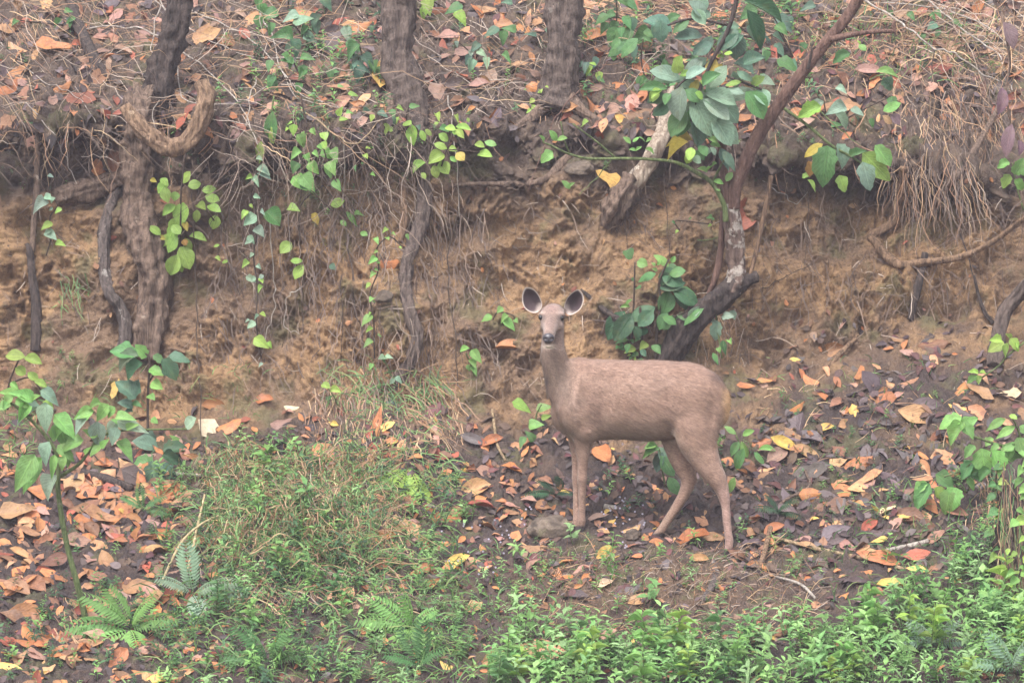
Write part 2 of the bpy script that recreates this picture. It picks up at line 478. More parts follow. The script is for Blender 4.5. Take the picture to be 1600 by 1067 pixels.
# slabs of soil: slanting ledges running down to one side
sl = Qw @ np.array([[0.75, 0, 0.65], [0, 1, 0], [-0.65, 0, 0.75]], np.float32)
ridg = 1 - np.abs(fbm(sl * np.array([2.2, 2.2, 7.5], np.float32), 4, 6)) * 2.2
w1, w2 = worley(Qw * 11.0, 5)
clod = np.clip(w2 - w1, 0, 0.5)
w3, w4 = worley(Qw * 28.0, 9)
clod2 = np.clip(w4 - w3, 0, 0.5)
rill = fbm(Qw * np.array([9.0, 2.0, 1.6], np.float32), 4, 12)
rillw = sstep(1100, 1250, np.repeat(GX[None, :], nr, 0)).ravel()
ero = 1 - 2 * np.abs(fbm(Qw * np.array([11.0, 9.0, 6.0], np.float32), 4, 71))
grit = pnoise(Q * 46.0, 72) + 0.6 * pnoise(Q * 85.0, 73)
crumb = 0.15 + 1.35 * sstep(-0.25, 0.40, fbm(Q * 1.7, 3, 81))
slump = 1 - 2 * np.abs(fbm(Qw * np.array([2.4, 2.4, 1.5], np.float32), 3, 83))
pit = sstep(0.28, 0.5, fbm(Qw * 6.0, 3, 21))
d += wb * (0.19 * big + 0.085 * mid + crumb * (0.034 * ridg + 0.020 * fin + 0.020 * clod + 0.010 * clod2 - 0.040 * pit + 0.022 * ero) + 0.010 * grit + 0.045 * slump) 
d += wb * rillw * 0.05 * rill
lipw = (sstep(13.2, 14.6, S2) * (1 - sstep(15.2, 16.4, S2))).ravel()
d += lipw * (0.05 * fbm(Q * 3.6, 4, 31) + 0.07 * clod + 0.03 * clod2 + 0.03 * fin)
d += wt * (0.05 * big + 0.055 * mid + 0.034 * fin + 0.02 * clod + 0.010 * grit)
calm = 1 - 0.75 * np.exp(-(((Q[:, 0] - 0.85) / 0.75) ** 2 + ((Q[:, 1] + 0.0) / 0.28) ** 2))
d += wg * calm * (0.05 * big + 0.050 * mid + 0.036 * fin + 0.018 * clod + 0.012 * clod2 + 0.009 * grit)
TV = Q + d[:, None] * NRM.reshape(-1, 3)
idx = np.arange(nr * nc).reshape(nr, nc)
TF = np.stack([idx[:-1, :-1], idx[:-1, 1:], idx[1:, 1:], idx[1:, :-1]], 2).reshape(-1, 4)
nzone = fbm(Q * 2.0, 3, 50) * 0.35
wetz = np.clip(1 - sstep(8.1, 9.6, S2.ravel() + nzone * 2.6), 0, 1)
# the bare hump under the deer and the toe of the bank are paler
hump = np.exp(-(((Q[:, 0] - 0.95) / 0.9) ** 2 + ((Q[:, 1] + 0.85) / 0.55) ** 2))
wetz = wetz * (1 - 0.35 * hump)
topz = np.clip(sstep(11.1, 13.2, S2.ravel() + nzone * 3.2) , 0, 1)
zone = np.stack([1 - wetz, wetz, topz], 1)
ground = link('ground', mesh_np('ground', TV, TF, True, {'zone': zone}), M_SOIL)
tag(ground, 'brown earth bank cut into a slope above a strip of leaf-strewn soil', None, None, 'structure')

# ray casting against the ground for placing everything that rests on it
rr0 = [int(np.searchsorted(s_rows, 2.0)), int(np.searchsorted(s_rows, 19.5))]
_sub = idx[rr0[0]:rr0[1]:2, 20:nc - 20:2]
_map = -np.ones(nr * nc, int); _map[_sub.ravel()] = np.arange(_sub.size)
_bf = np.stack([_sub[:-1, :-1], _sub[:-1, 1:], _sub[1:, 1:], _sub[1:, :-1]], 2).reshape(-1, 4)
BVH = BVHTree.FromPolygons(TV[_sub.ravel()].tolist(), _map[_bf].tolist())
def surf(px, py):
    d = ray(px, py).normalized()
    hit = BVH.ray_cast(CAM, d, 80)
    if hit[0] is None: return P(px, py, 2.0), Vector((0, -0.7, 0.7))
    n = hit[1]
    if n.dot(d) > 0: n = -n
    return hit[0], n
def S(px, py, off=0.0):
    """point on the ground seen at that pixel, moved off towards the camera"""
    p, n = surf(px, py)
    return p - ray(px, py).normalized() * off
# ------------------------------------------------------------------ the deer
def deer():
    px_m = lambda v, Y=0.0: v * mpp(Y)
    foot = {k: S(*v) for k, v in {'fn': (909, 829), 'ff': (900, 827), 'hn': (1138, 863), 'hf': (1025, 838)}.items()}
    yF = np.clip(foot['fn'].y, -0.05, 0.35); yH = np.clip(foot['hn'].y, -0.45, 0.1)
    def yc(px): return yF + (yH + 0.10 - yF) * (px - 909) / (1138 - 909) if px > 800 else yF     # body runs slightly towards the camera at the rump
    bm = bmesh.new()
    def ring_loft(secs, n=20, pw=2.2):
        """secs: (centre Vector, axis u, half u, axis v, half v)"""
        rings = []
        for c, u, a, v, b in secs:
            r = []
            for k in range(n):
                t = 2 * math.pi * k / n
                cs, sn = math.cos(t), math.sin(t)
                cu = math.copysign(abs(cs) ** (2 / pw), cs); cv = math.copysign(abs(sn) ** (2 / pw), sn)
                r.append(bm.verts.new(c + u * a * cu + v * b * cv))
            rings.append(r)
        for r0, r1 in zip(rings, rings[1:]):
            for k in range(n):
                bm.faces.new((r0[k], r0[(k + 1) % n], r1[(k + 1) % n], r1[k]))
        bm.faces.new(rings[0][::-1]); bm.faces.new(rings[-1])
    def blob(px, py, Y, rx, rz, ry, rot=0.0):
        m = Matrix.Translation(P(px, py, Y)) @ Matrix.Rotation(rot, 4, 'Y') @ Matrix.Diagonal((px_m(rx), ry, px_m(rz), 1))
        bmesh.ops.create_icosphere(bm, subdivisions=3, radius=1.0, matrix=m)
    X, Yv, Zv = Vector((1, 0, 0)), Vector((0, 1, 0)), Vector((0, 0, 1))
    # trunk
    tor = [(861, 612, 656, .045), (866, 597, 667, .085), (875, 580, 676, .118), (890, 566, 685, .150), (910, 559.5, 690, .168), (935, 560, 688, .182),
           (965, 562, 687, .198), (995, 562.5, 689, .207), (1020, 562, 690, .205), (1045, 563.5, 686, .198), (1068, 567, 680, .190),
           (1090, 573, 678, .178), (1110, 582.5, 676, .152), (1124, 592, 670, .115), (1134, 604, 660, .075), (1139, 617, 648, .035)]
    secs = []
    for x, t, b, hw in tor:
        Y = yc(x)
        c = P(x, (t + b) / 2, Y)
        secs.append((c, Yv, hw, Zv, px_m((b - t) / 2)))
    ring_loft(secs, 28, 2.15)
    yS, yR = yc(905), yc(1090)
    blob(899, 636, yS - 0.085, 30, 46, .085, R(-8)); blob(899, 636, yS + 0.085, 30, 46, .085, R(-8))       # shoulders
    blob(917, 668, yS - 0.095, 21, 24, .062); blob(917, 668, yS + 0.095, 21, 24, .062)
    blob(1092, 626, yR - 0.06, 44, 52, .118, R(14)); blob(1092, 626, yR + 0.06, 44, 52, .118, R(14))     # haunches
    blob(1065, 578, yR, 40, 13, .11); blob(905, 570, yS, 26, 12, .07)                                        # croup, withers
    # neck, leaning up to the head
    nk = [(897, 632, 44, .125), (888, 612, 38, .112), (879, 594, 29.5, .100), (871, 577, 26.5, .094), (866.0, 560, 22.5, .086),
          (863.5, 543, 19.0, .078), (864, 525, 17.0, .072), (865, 508, 16.5, .068), (866, 496, 14, .058)]
    secs = []
    for k, (x, y, hx, hy) in enumerate(nk):
        ax = Vector((1, 0, -0.25 if k < 4 else -0.05)).normalized()
        secs.append((P(x, y, yF + 0.015 - 0.004 * k), ax, px_m(hx), Yv, hy))
    ring_loft(secs, 24, 2.0)
    # head, turned towards the camera
    hd = [(866, 487, .045, 13, 11), (865, 489, .010, 17.5, 16), (863.5, 492.5, -.035, 19.6, 18.5), (862, 498.5, -.078, 18.8, 18), (860.6, 507, -.118, 13.8, 15.2),
          (859.4, 515.5, -.156, 10.2, 12.4), (858.4, 523.5, -.192, 9.2, 11), (857.8, 529, -.218, 9.2, 9.8), (857.4, 532.5, -.236, 8.2, 8.0), (857.2, 534.5, -.246, 5.0, 5.0)]
    cs = [P(x, y, yF + 0.02 + dy) for x, y, dy, a, b in hd]
    secs = []
    for k, (x, y, dy, a, b) in enumerate(hd):
        t = (cs[min(k + 1, len(cs) - 1)] - cs[max(k - 1, 0)]).normalized()
        v = X.cross(t).normalized()
        secs.append((cs[k], X, px_m(a), v, px_m(b)))
    ring_loft(secs, 24, 2.1)
    yE = yF + 0.02
    for sx, ex, ey in ((-1, 845.5, 494.5), (1, 878.5, 495.0)):
        blob(ex + sx * -0.5, ey - 3.5, yE - .088, 5.5, 3.6, .022)                 # brow ridge
        blob(ex - sx * 3.5, ey + 15, yE - .112, 5.2, 8, .02, R(12 * sx))          # cheek
    blob(857.6, 540.0, yE - .212, 7.6, 4.6, .034)                                 # lower lip
    blob(856.5, 590, yF - .01, 7.5, 15, .045, R(-10))                             # throat fold
    blob(845 + 4, 486, yE - .01, 6, 6, .02); blob(880 - 2, 486, yE - .01, 6, 6, .02)   # ear roots
    # legs: (px, py, half width px), lateral thickness, depth from hip to foot
    def leg(pts, y0, y1, lat):
        secs = []
        py0, py1 = pts[0][1], pts[-1][1]
        for k, (x, y, h) in enumerate(pts):
            f = (y - py0) / (py1 - py0)
            Y = y0 + (y1 - y0) * f ** 0.8
            a = np.array(pts[max(k - 1, 0)][:2]); b = np.array(pts[min(k + 1, len(pts) - 1)][:2])
            t = Vector((b[0] - a[0], 0, -(b[1] - a[1]))).normalized()
            u = Vector((-t.z, 0, t.x))
            if u.x < 0: u = -u
            l = float(np.interp(f, (0, 0.10, 0.22, 0.6), (0.15, lat[0] * 0.75, lat[0], lat[1])))
            secs.append((P(x, y, Y), u, px_m(h) , Yv, max(px_m(h) * l, 0.015)))
        ring_loft(secs, 16, 2.0)
    leg([(902, 618, 18), (906, 645, 22), (909, 670, 21), (910.5, 690, 16.5), (911, 706, 12.5), (911, 722, 9.8), (910.5, 736, 9.0), (910, 747, 9.2), (909.5, 758, 7.0), (909.3, 785, 5.8), (909.3, 805, 5.9),
         (909, 814, 7.8), (908.6, 820, 6.4), (907.5, 826, 6.8)], yS - .085, foot['fn'].y, (0.75, 1.0))
    leg([(900, 618, 18), (902, 645, 21), (902, 670, 20), (902, 690, 15.5), (902, 706, 11.5), (901.8, 722, 9.3), (901.4, 738, 8.4), (901, 749, 7.8), (900.6, 760, 6.5), (900.4, 785, 5.8), (900.2, 805, 5.8),
         (899.8, 814, 6.6), (899.2, 820, 6.2), (898.4, 825, 6.4)], yS + .085, foot['ff'].y + 0.02, (0.75, 1.0))
    leg([(1095, 610, 26), (1091, 640, 40), (1087, 668, 38), (1089, 690, 32.5), (1096, 706, 27), (1104, 722, 22.5), (1112, 736, 19), (1121, 750, 15.5), (1127.5, 762, 12), (1131, 775, 9.6), (1133.5, 790, 7.8),
         (1135.5, 811, 7.2), (1138, 834, 7.0), (1140, 846, 7.4), (1139.5, 853, 6.8), (1137.5, 860, 7.2)], yR - .085, foot['hn'].y, (0.55, 1.0))
    leg([(1070, 650, 38), (1058, 676, 30), (1057, 692, 24), (1061, 708, 20), (1067, 724, 17), (1073, 738, 15), (1076.5, 749, 13.5), (1074, 761, 11), (1066.5, 776, 9), (1057, 791, 8.2),
         (1048.5, 804, 7.6), (1039, 819, 7.2), (1033.5, 827, 7.6), (1029, 832, 6.8), (1025, 836, 7.2)], yR + .085, foot['hf'].y, (0.55, 1.0))
    # hooves
    for k, (x, y) in {'fn': (907, 829), 'ff': (898, 827.5), 'hn': (1136.5, 863), 'hf': (1024, 838.5)}.items():
        for s in (-1, 1):
            blob(x - 1.0, y, foot[k].y + s * 0.013 + (0.02 if k == 'ff' else 0), 8.0, 5.4, .016)
    # tail
    blob(1138, 622, yc(1138) - 0.0, 4.0, 20, .024, R(-6))
    me = bpy.data.meshes.new('deer'); bm.to_mesh(me); bm.free()
    tmp = bpy.data.objects.new('tmp', me); COL.objects.link(tmp)
    md = tmp.modifiers.new('r', 'REMESH'); md.mode = 'VOXEL'; md.voxel_size = 0.0075
    sm = tmp.modifiers.new('s', 'SMOOTH'); sm.factor = 0.5; sm.iterations = 3
    dg = bpy.context.evaluated_depsgraph_get()
    body = bpy.data.meshes.new_from_object(tmp.evaluated_get(dg))
    bpy.data.objects.remove(tmp); body.name = 'deer'
    nv = len(body.vertices)
    V = np.empty(nv * 3, np.float32); body.vertices.foreach_get('co', V); V = V.reshape(-1, 3)
    body.update()
    NN = np.empty(nv * 3, np.float32); body.vertices.foreach_get('normal', NN); NN = NN.reshape(-1, 3)
    # image-plane pixel of each vertex, for the markings of the coat
    rel = V - np.array(CAM); dep = rel[:, 1] * CP - rel[:, 2] * SP
    pxs = 800 + FPX * rel[:, 0] / dep; pys = 533.5 - FPX * (rel[:, 1] * SP + rel[:, 2] * CP) / dep
    # relax the trunk so shoulder and haunch run into it; keep the head crisp
    ed = np.empty(len(body.edges) * 2, np.int32); body.edges.foreach_get('vertices', ed); ed = ed.reshape(-1, 2)
    deg = np.bincount(ed.ravel(), minlength=nv).astype(np.float32)[:, None]
    wsm = (sstep(556, 575, pys) * (1 - 0.75 * sstep(690, 730, pys)) * 0.6 + 0.06).astype(np.float32)[:, None]
    for _ in range(36):
        acc = np.zeros_like(V)
        np.add.at(acc, ed[:, 0], V[ed[:, 1]]); np.add.at(acc, ed[:, 1], V[ed[:, 0]])
        V = V + (acc / deg - V) * wsm
    body.vertices.foreach_set('co', V.ravel()); body.update()
    NB = np.empty(nv * 3, np.float32); body.vertices.foreach_get('normal', NB); NN = NB.reshape(-1, 3)
    # low muscle relief: groove behind the shoulder, flank hollow, hip bone, elbow, ribs
    V += NN * (0.005 * fbm(V * 7, 2, 3))[:, None] * (pys > 545)[:, None]
    rel_ = np.zeros(nv, np.float32)
    for cx, cy, sx, sy, rot, h in ((940, 640, 13, 36, 0.15, -0.009), (925, 676, 12, 10, 0, 0.012), (1040, 622, 16, 24, -0.3, -0.016), (1046, 672, 10, 16, -0.4, -0.016), (1074, 584, 12, 8, 0.3, 0.010),
                                   (1082, 640, 22, 30, 0.2, 0.010), (888, 618, 10, 22, 0.2, -0.012), (905, 600, 10, 28, 0.25, 0.010), (975, 655, 40, 14, 0, 0.006), (1112, 640, 8, 34, 0.1, -0.010), (870, 600, 8, 26, 0.3, -0.006), (985, 590, 60, 9, 0, -0.006)):
        dx, dy = pxs - cx, pys - cy; c_, s_ = math.cos(rot), math.sin(rot)
        rel_ += h * np.exp(-((dx * c_ + dy * s_) / sx) ** 2 - ((-dx * s_ + dy * c_) / sy) ** 2)
    V += NN * rel_[:, None] * (np.abs(NN[:, 1]) > 0.25)[:, None] * np.clip(np.abs(NN[:, 1]) * 1.5 - 0.2, 0, 1)[:, None]
    body.vertices.foreach_set('co', V.ravel())
    tint = np.tile(np.array([0.285, 0.178, 0.130], np.float32), (nv, 1))
    def paint(w, c):
        nonlocal tint
        w = np.clip(w, 0, 1)[:, None]; tint = tint * (1 - w) + np.array(c, np.float32) * w
    patch = fbm(V * 5, 3, 8)
    paint(0.5 * sstep(0.0, 0.5, patch), (0.33, 0.220, 0.168))
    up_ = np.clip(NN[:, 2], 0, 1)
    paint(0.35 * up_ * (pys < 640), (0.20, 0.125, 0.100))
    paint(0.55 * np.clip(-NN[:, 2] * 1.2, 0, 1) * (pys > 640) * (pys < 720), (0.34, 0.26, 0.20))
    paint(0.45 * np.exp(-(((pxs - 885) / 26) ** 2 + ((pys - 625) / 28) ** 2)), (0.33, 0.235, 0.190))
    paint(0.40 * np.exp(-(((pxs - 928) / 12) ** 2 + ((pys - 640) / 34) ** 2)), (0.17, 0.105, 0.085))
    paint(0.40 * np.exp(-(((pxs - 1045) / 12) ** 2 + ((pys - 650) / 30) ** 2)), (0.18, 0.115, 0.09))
    paint(0.35 * np.exp(-(((pxs - 1085) / 30) ** 2 + ((pys - 650) / 26) ** 2)), (0.33, 0.215, 0.165))
    headm = ((pys < 545) & (V[:, 1] < yF - 0.02)) | (pys < 500)
    neckm = sstep(640, 600, pys) * sstep(905, 880, pxs)
    paint(0.75 * neckm, (0.215, 0.155, 0.122))
    paint(0.5 * sstep(690, 740, pys), (0.285, 0.182, 0.138))
    paint(0.9 * sstep(1122, 1139, pxs) * sstep(600, 612, pys) * sstep(700, 660, pys), (0.62, 0.38, 0.19))     # rump edge
    paint(0.8 * sstep(1095, 1120, pxs) * sstep(600, 590, pys), (0.13, 0.085, 0.070))                               # dark over the tail root
    paint(0.45 * sstep(660, 690, pys) * sstep(925, 945, pxs) * sstep(1060, 1040, pxs) , (0.26, 0.185, 0.135))      # belly
    paint(0.7 * sstep(750, 770, pys) * sstep(1105, 1120, pxs), (0.40, 0.255, 0.215))                                # shin
    paint(0.6 * np.exp(-(((pxs - 1048) / 12) ** 2 + ((pys - 684) / 8) ** 2)), (0.40, 0.28, 0.19))
    paint(0.9 * headm, (0.215, 0.148, 0.120))
    paint(0.9 * headm * np.exp(-(((pxs - 862) / 9) ** 2 + ((pys - 482) / 7) ** 2)), (0.20, 0.125, 0.105))
    for ex, ey in ((845.5, 496), (877.5, 497)):
        paint(0.8 * headm * np.exp(-(((pxs - ex) / 6.5) ** 2 + ((pys - ey) / 4.6) ** 2)), (0.055, 0.038, 0.036))
        paint(0.7 * headm * np.exp(-(((pxs - ex - (3 if ex < 860 else -3)) / 3.0) ** 2 + ((pys - ey - 12) / 6) ** 2)), (0.065, 0.046, 0.042))
    for ex in (850.0, 870.5):
        paint(0.75 * headm * np.exp(-(((pxs - ex) / 3.6) ** 2 + ((pys - 511) / 8) ** 2)), (0.42, 0.31, 0.265))
        paint(0.6 * headm * np.exp(-(((pxs - ex - (-3 if ex < 860 else 4)) / 5) ** 2 + ((pys - 488.5) / 2.4) ** 2)), (0.44, 0.33, 0.28))
    paint(0.7 * headm * np.exp(-(((pxs - 860.5) / 4.5) ** 2 + ((pys - 503) / 12) ** 2)), (0.15, 0.100, 0.088))
    paint(0.7 * headm * np.exp(-(((pxs - 857.5) / 13) ** 2 + ((pys - 527) / 8) ** 2)), (0.13, 0.095, 0.090))
    paint(1.0 * headm * np.exp(-(((pxs - 858.5) / 9) ** 2 + ((pys - 542) / 3.4) ** 2)), (0.70, 0.58, 0.46))
    paint(0.9 * np.exp(-(((pxs - 853) / 4) ** 2 + ((pys - 594) / 9) ** 2)), (0.075, 0.052, 0.050))                 # crease shade of the throat fold, painted into the coat
    hoof = np.zeros(nv)
    for k, (x, y) in {'fn': (907, 829), 'ff': (898, 827.5), 'hn': (1136.5, 863), 'hf': (1024, 838.5)}.items():
        hoof = np.maximum(hoof, sstep(8.0, 4.5, np.abs(pys - y)) * (np.abs(pxs - x) < 14))
    paint(hoof, (0.040, 0.030, 0.030))
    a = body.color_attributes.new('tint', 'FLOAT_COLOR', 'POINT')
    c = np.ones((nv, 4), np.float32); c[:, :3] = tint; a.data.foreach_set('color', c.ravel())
    body.polygons.foreach_set('use_smooth', np.ones(len(body.polygons), bool))
    # coat material
    m, nt, b, _ = new_mat('deer_coat')
    at = nt.nodes.new('ShaderNodeAttribute'); at.attribute_name = 'tint'
    g = nt.nodes.new('ShaderNodeNewGeometry').outputs['Position']
    rotm = nt.nodes.new('ShaderNodeMapping'); rotm.inputs['Rotation'].default_value = (0, R(-22), 0); nt.links.new(g, rotm.inputs['Vector'])
    st = noise_node(nt, mapped(nt, rotm.outputs[0], (9, 42, 42)), 3.0, 5, 0.62, 0.5)
    n2 = noise_node(nt, g, 9.0, 4)
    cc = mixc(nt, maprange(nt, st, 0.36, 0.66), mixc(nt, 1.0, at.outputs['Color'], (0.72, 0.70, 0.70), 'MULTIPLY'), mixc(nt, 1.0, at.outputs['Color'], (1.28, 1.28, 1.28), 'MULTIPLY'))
    cc = mixc(nt, maprange(nt, n2, 0.45, 0.7, 0, 0.22), cc, (0.20, 0.125, 0.095))
    nt.links.new(cc, b.inputs['Base Color'])
    b.inputs['Roughness'].default_value = 0.75
    b.inputs['Specular IOR Level'].default_value = 0.25
    b.inputs['Sheen Weight'].default_value = 0.25
    b.inputs['Sheen Roughness'].default_value = 0.5
    bump(nt, b, st, 0.5, 0.006)
    root = link('deer', body, m)
    tag(root, 'grey-brown female deer standing side-on with its head turned to the viewer', 'deer')
    # short coat hair: flat tapering strands lying along the body
    bm2 = bmesh.new(); bm2.from_mesh(body)
    tri = np.array([[v.index for v in f.verts][:3] for f in bm2.faces]); bm2.free()
    area = np.linalg.norm(np.cross(V[tri[:, 1]] - V[tri[:, 0]], V[tri[:, 2]] - V[tri[:, 0]]), axis=1)
    cnt = 60000
    pick = RNG.choice(len(tri), cnt, p=area / area.sum())
    w = RNG.dirichlet((1, 1, 1), cnt).astype(np.float32)
    w[:, 0] += 0
    Ps = (V[tri[pick]] * w[..., None]).sum(1); Ns = NN[tri[pick]].mean(1); Ns /= np.linalg.norm(Ns, axis=1)[:, None] + 1e-9
    Cs = tint[tri[pick]].mean(1)
    hpx, hpy = pxs[tri[pick, 0]], pys[tri[pick, 0]]
    keep = (hoof[tri[pick, 0]] < 0.2)
    flow = np.tile(np.array([0.9, 0, -0.45], np.float32), (cnt, 1))
    isleg = hpy > 700; flow[isleg] = (0.1, 0, -1)
    isneck = (hpx < 895) & (hpy < 660); flow[isneck] = (0.35, 0, -1)
    ishead = (hpy < 545) & (Ps[:, 1] < yF - 0.02); flow[ishead] = (0.0, 0.8, 0.5)
    flow += 0.22 * RNG.standard_normal((cnt, 3)).astype(np.float32)
    flow -= Ns * (flow * Ns).sum(1)[:, None]; flow /= np.linalg.norm(flow, axis=1)[:, None] + 1e-9
    L = np.where(ishead, 0.008, np.where(isleg, 0.014, np.where(isneck, 0.040, 0.032))) * RNG.uniform(0.6, 1.3, cnt)
    sidev = np.cross(flow, Ns)
    wd = 0.0011
    p0 = Ps - sidev * wd - Ns * 0.001; p1 = Ps + sidev * wd - Ns * 0.001
    p2 = Ps + flow * L[:, None] + Ns * (L * 0.28)[:, None]
    HV = np.stack([p0, p1, p2], 1)[keep].reshape(-1, 3)
    HF = np.arange(len(HV)).reshape(-1, 3)
    Pr = np.stack([Ps[:, 0] * 0.92 - Ps[:, 2] * 0.38, Ps[:, 1], Ps[:, 0] * 0.38 + Ps[:, 2] * 0.92], 1)
    stre = fbm(Pr * np.array([14, 60, 60], np.float32), 3, 77)
    hc = Cs * (np.clip(1.05 + 0.5 * stre, 0.7, 1.5) * RNG.uniform(0.85, 1.15, cnt))[:, None]
    hair = mesh_np('coat_hair', HV, HF, True, {'tint': np.repeat(hc[keep], 3, 0)})
    hair.normals_split_custom_set_from_vertices(np.repeat(Ns[keep], 3, 0).tolist())
    m2, nt2, b2, _ = new_mat('deer_hair')
    at2 = nt2.nodes.new('ShaderNodeAttribute'); at2.attribute_name = 'tint'
    nt2.links.new(at2.outputs['Color'], b2.inputs['Base Color']); b2.inputs['Roughness'].default_value = 0.7
    b2.inputs['Specular IOR Level'].default_value = 0.25
    link('coat_hair', hair, m2, root)
    # eyes
    me_eye, nte, be, _ = new_mat('deer_eye')
    be.inputs['Base Color'].default_value = (0.010, 0.008, 0.008, 1); be.inputs['Roughness'].default_value = 0.08
    for ex, ey in ((845.2, 496.2), (877.8, 497.0)):
        bmx = bmesh.new(); bmesh.ops.create_uvsphere(bmx, u_segments=16, v_segments=10, radius=0.0175)
        mm = bpy.data.meshes.new('eye'); bmx.to_mesh(mm); bmx.free()
        for pgn in mm.polygons: pgn.use_smooth = True
        o = link('eye', mm, me_eye, root)
        # sit in the face: first body surface along the sight line
        h = BVHTree.FromPolygons(V.tolist(), [tuple(p.vertices) for p in body.polygons]) if ex < 850 else eye_bvh
        eye_bvh = h
        q = h.ray_cast(CAM, ray(ex, ey).normalized(), 60)[0] or P(ex, ey, yE - 0.08)
        o.location = q + Vector((0, 0.001, 0))
    # nose pad with nostrils
    mn, ntn, bn, _ = new_mat('deer_nose')
    bn.inputs['Base Color'].default_value = (0.052, 0.046, 0.052, 1); bn.inputs['Roughness'].default_value = 0.32
    bmx = bmesh.new(); bmesh.ops.create_icosphere(bmx, subdivisions=4, radius=1.0)
    for v in bmx.verts:
        co = v.co
        wdt = 1.0 - 0.18 * max(0, -co.z)
        v.co.x *= wdt
        for s in (-1, 1):
            dd = ((co.x - s * 0.52) / 0.26) ** 2 + ((co.z + 0.05) / 0.22) ** 2
            if co.y < 0: v.co.y += 0.45 * math.exp(-dd)
    bmx.transform(Matrix.Diagonal((px_m(9.4), 0.032, px_m(8.4), 1)))
    mm = bpy.data.meshes.new('nose'); bmx.to_mesh(mm); bmx.free()
    for pgn in mm.polygons: pgn.use_smooth = True
    o = link('nose', mm, mn, root); o.location = P(857.0, 528.6, yE - .236)
    # ears: cupped shells with pale rims
    mr, ntr, br, _ = new_mat('deer_ear')
    at3 = ntr.nodes.new('ShaderNodeAttribute'); at3.attribute_name = 'tint'
    g3 = ntr.nodes.new('ShaderNodeNewGeometry').outputs['Position']
    n3 = noise_node(ntr, g3, 160.0, 3)
    ntr.links.new(mixc(ntr, maprange(ntr, n3, 0.35, 0.7, 0, 0.5), at3.outputs['Color'], mixc(ntr, 1.0, at3.outputs['Color'], (0.5, 0.5, 0.5), 'MULTIPLY')), br.inputs['Base Color'])
    br.inputs['Roughness'].default_value = 0.8
    earL = [(821.8, 449.2), (816.8, 456.7), (815.6, 469.2), (820, 481.6), (831.6, 488.7), (841.5, 487.2), (847.2, 477.5), (844.2, 465.6), (838.7, 456.7), (831.6, 450.6)]
    earR = [(904.6, 452.6), (910.9, 460.0), (911.9, 471), (906.4, 483.4), (894, 491.6), (885.5, 490.6), (881.5, 480), (885, 467.4), (892.2, 458.5), (899.3, 453.4)]
    for pts in (earL, earR):
        left = pts is earL
        n = 40
        q = np.array(pts + pts[:1]); out = []
        qq = np.vstack([q[-2], q, q[1]])
        for t in np.linspace(0, 10, n, endpoint=False):
            i = int(t); f = t - i; a_, b_, c_, d_ = qq[i], qq[i + 1], qq[i + 2], qq[i + 3]
            out.append(0.5 * (2 * b_ + (c_ - a_) * f + (2 * a_ - 5 * b_ + 4 * c_ - d_) * f * f + (3 * b_ - a_ - 3 * c_ + d_) * f ** 3))
        rim = np.array(out); cen = rim.mean(0) + np.array([3.0 if left else -3.0, 5.0])
        inn = []
        ringsN = [1.0, 0.95, 0.86, 0.7, 0.5, 0.28, 0.002]
        VV, CCc = [], []
        for side in (0, 1):
            for r_ in ringsN:
                for k in range(n):
                    p_ = cen + (rim[k] - cen) * r_
                    depth = 0.055 * (1 - r_ ** 2.2)
                    edge = 0.018 * math.sin(k / n * 2 * math.pi + 1) * r_
                    w_ = P(p_[0], p_[1], yE + 0.005 + depth + edge + side * (0.006 + 0.010 * (1 - r_)))
                    VV.append(w_)
                    if side: CCc.append((0.19, 0.13, 0.10))
                    elif r_ > 0.94: CCc.append((0.50, 0.42, 0.37))
                    else:
                        hx = (p_[0] - (846 if left else 882)) * (-1 if left else 1); low = 0.8 * sstep(11, 3, hx + 0.3 * (480 - p_[1])) * sstep(466, 478, p_[1] + 2.5 * math.sin(k * 2.1)) + 0.35 * sstep(484, 488, p_[1])
                        c1 = np.array((0.045, 0.025, 0.028)); c2 = np.array((0.42, 0.34, 0.30))
                        CCc.append(tuple(c1 * (1 - low) + c2 * low))
        m_ = len(ringsN); FF = []
        for side in (0, 1):
            o0 = side * m_ * n
            for i in range(m_ - 1):
                for k in range(n):
                    f_ = (o0 + i * n + k, o0 + i * n + (k + 1) % n, o0 + (i + 1) * n + (k + 1) % n, o0 + (i + 1) * n + k)
                    FF.append(f_ if side == 0 else f_[::-1])
        for k in range(n):
            FF.append((k, m_ * n + k, m_ * n + (k + 1) % n, (k + 1) % n))
        e = link('ear', mesh_np('ear', np.array([tuple(v) for v in VV]), FF, True, {'tint': np.array(CCc)}), mr, root)
    return root, foot
DEER, DEER_FEET = deer()
# ------------------------------------------------------------------ woody things: trunks, roots, vines, sticks
def on_ground_path(pts, proud=0.5, smooth=True):
    """photo polyline (px, py, r px) laid on the ground; proud = share of the radius that stands out"""
    ys = np.array([surf(p[0], p[1])[0].y for p in pts])
    if smooth and len(ys) > 3:
        yy = np.pad(ys, 1, mode='edge'); ys = np.minimum(ys + 0.02, (yy[:-2] + 2 * yy[1:-1] + yy[2:]) / 4)
    for _ in range(30):                       # a root is taut: it bridges hollows instead of lining them
        for i in range(1, len(ys) - 1):
            f = np.hypot(pts[i][0] - pts[i - 1][0], pts[i][1] - pts[i - 1][1]); g = np.hypot(pts[i + 1][0] - pts[i][0], pts[i + 1][1] - pts[i][1])
            ys[i] = min(ys[i], (ys[i - 1] * g + ys[i + 1] * f) / (f + g) + 0.015)
    out, rad = [], []
    for (x, y, r), Y in zip(pts, ys):
        rm = r * mpp(Y)
        out.append(tuple(P(x, y, Y - rm * proud))); rad.append(rm)
    return out, rad
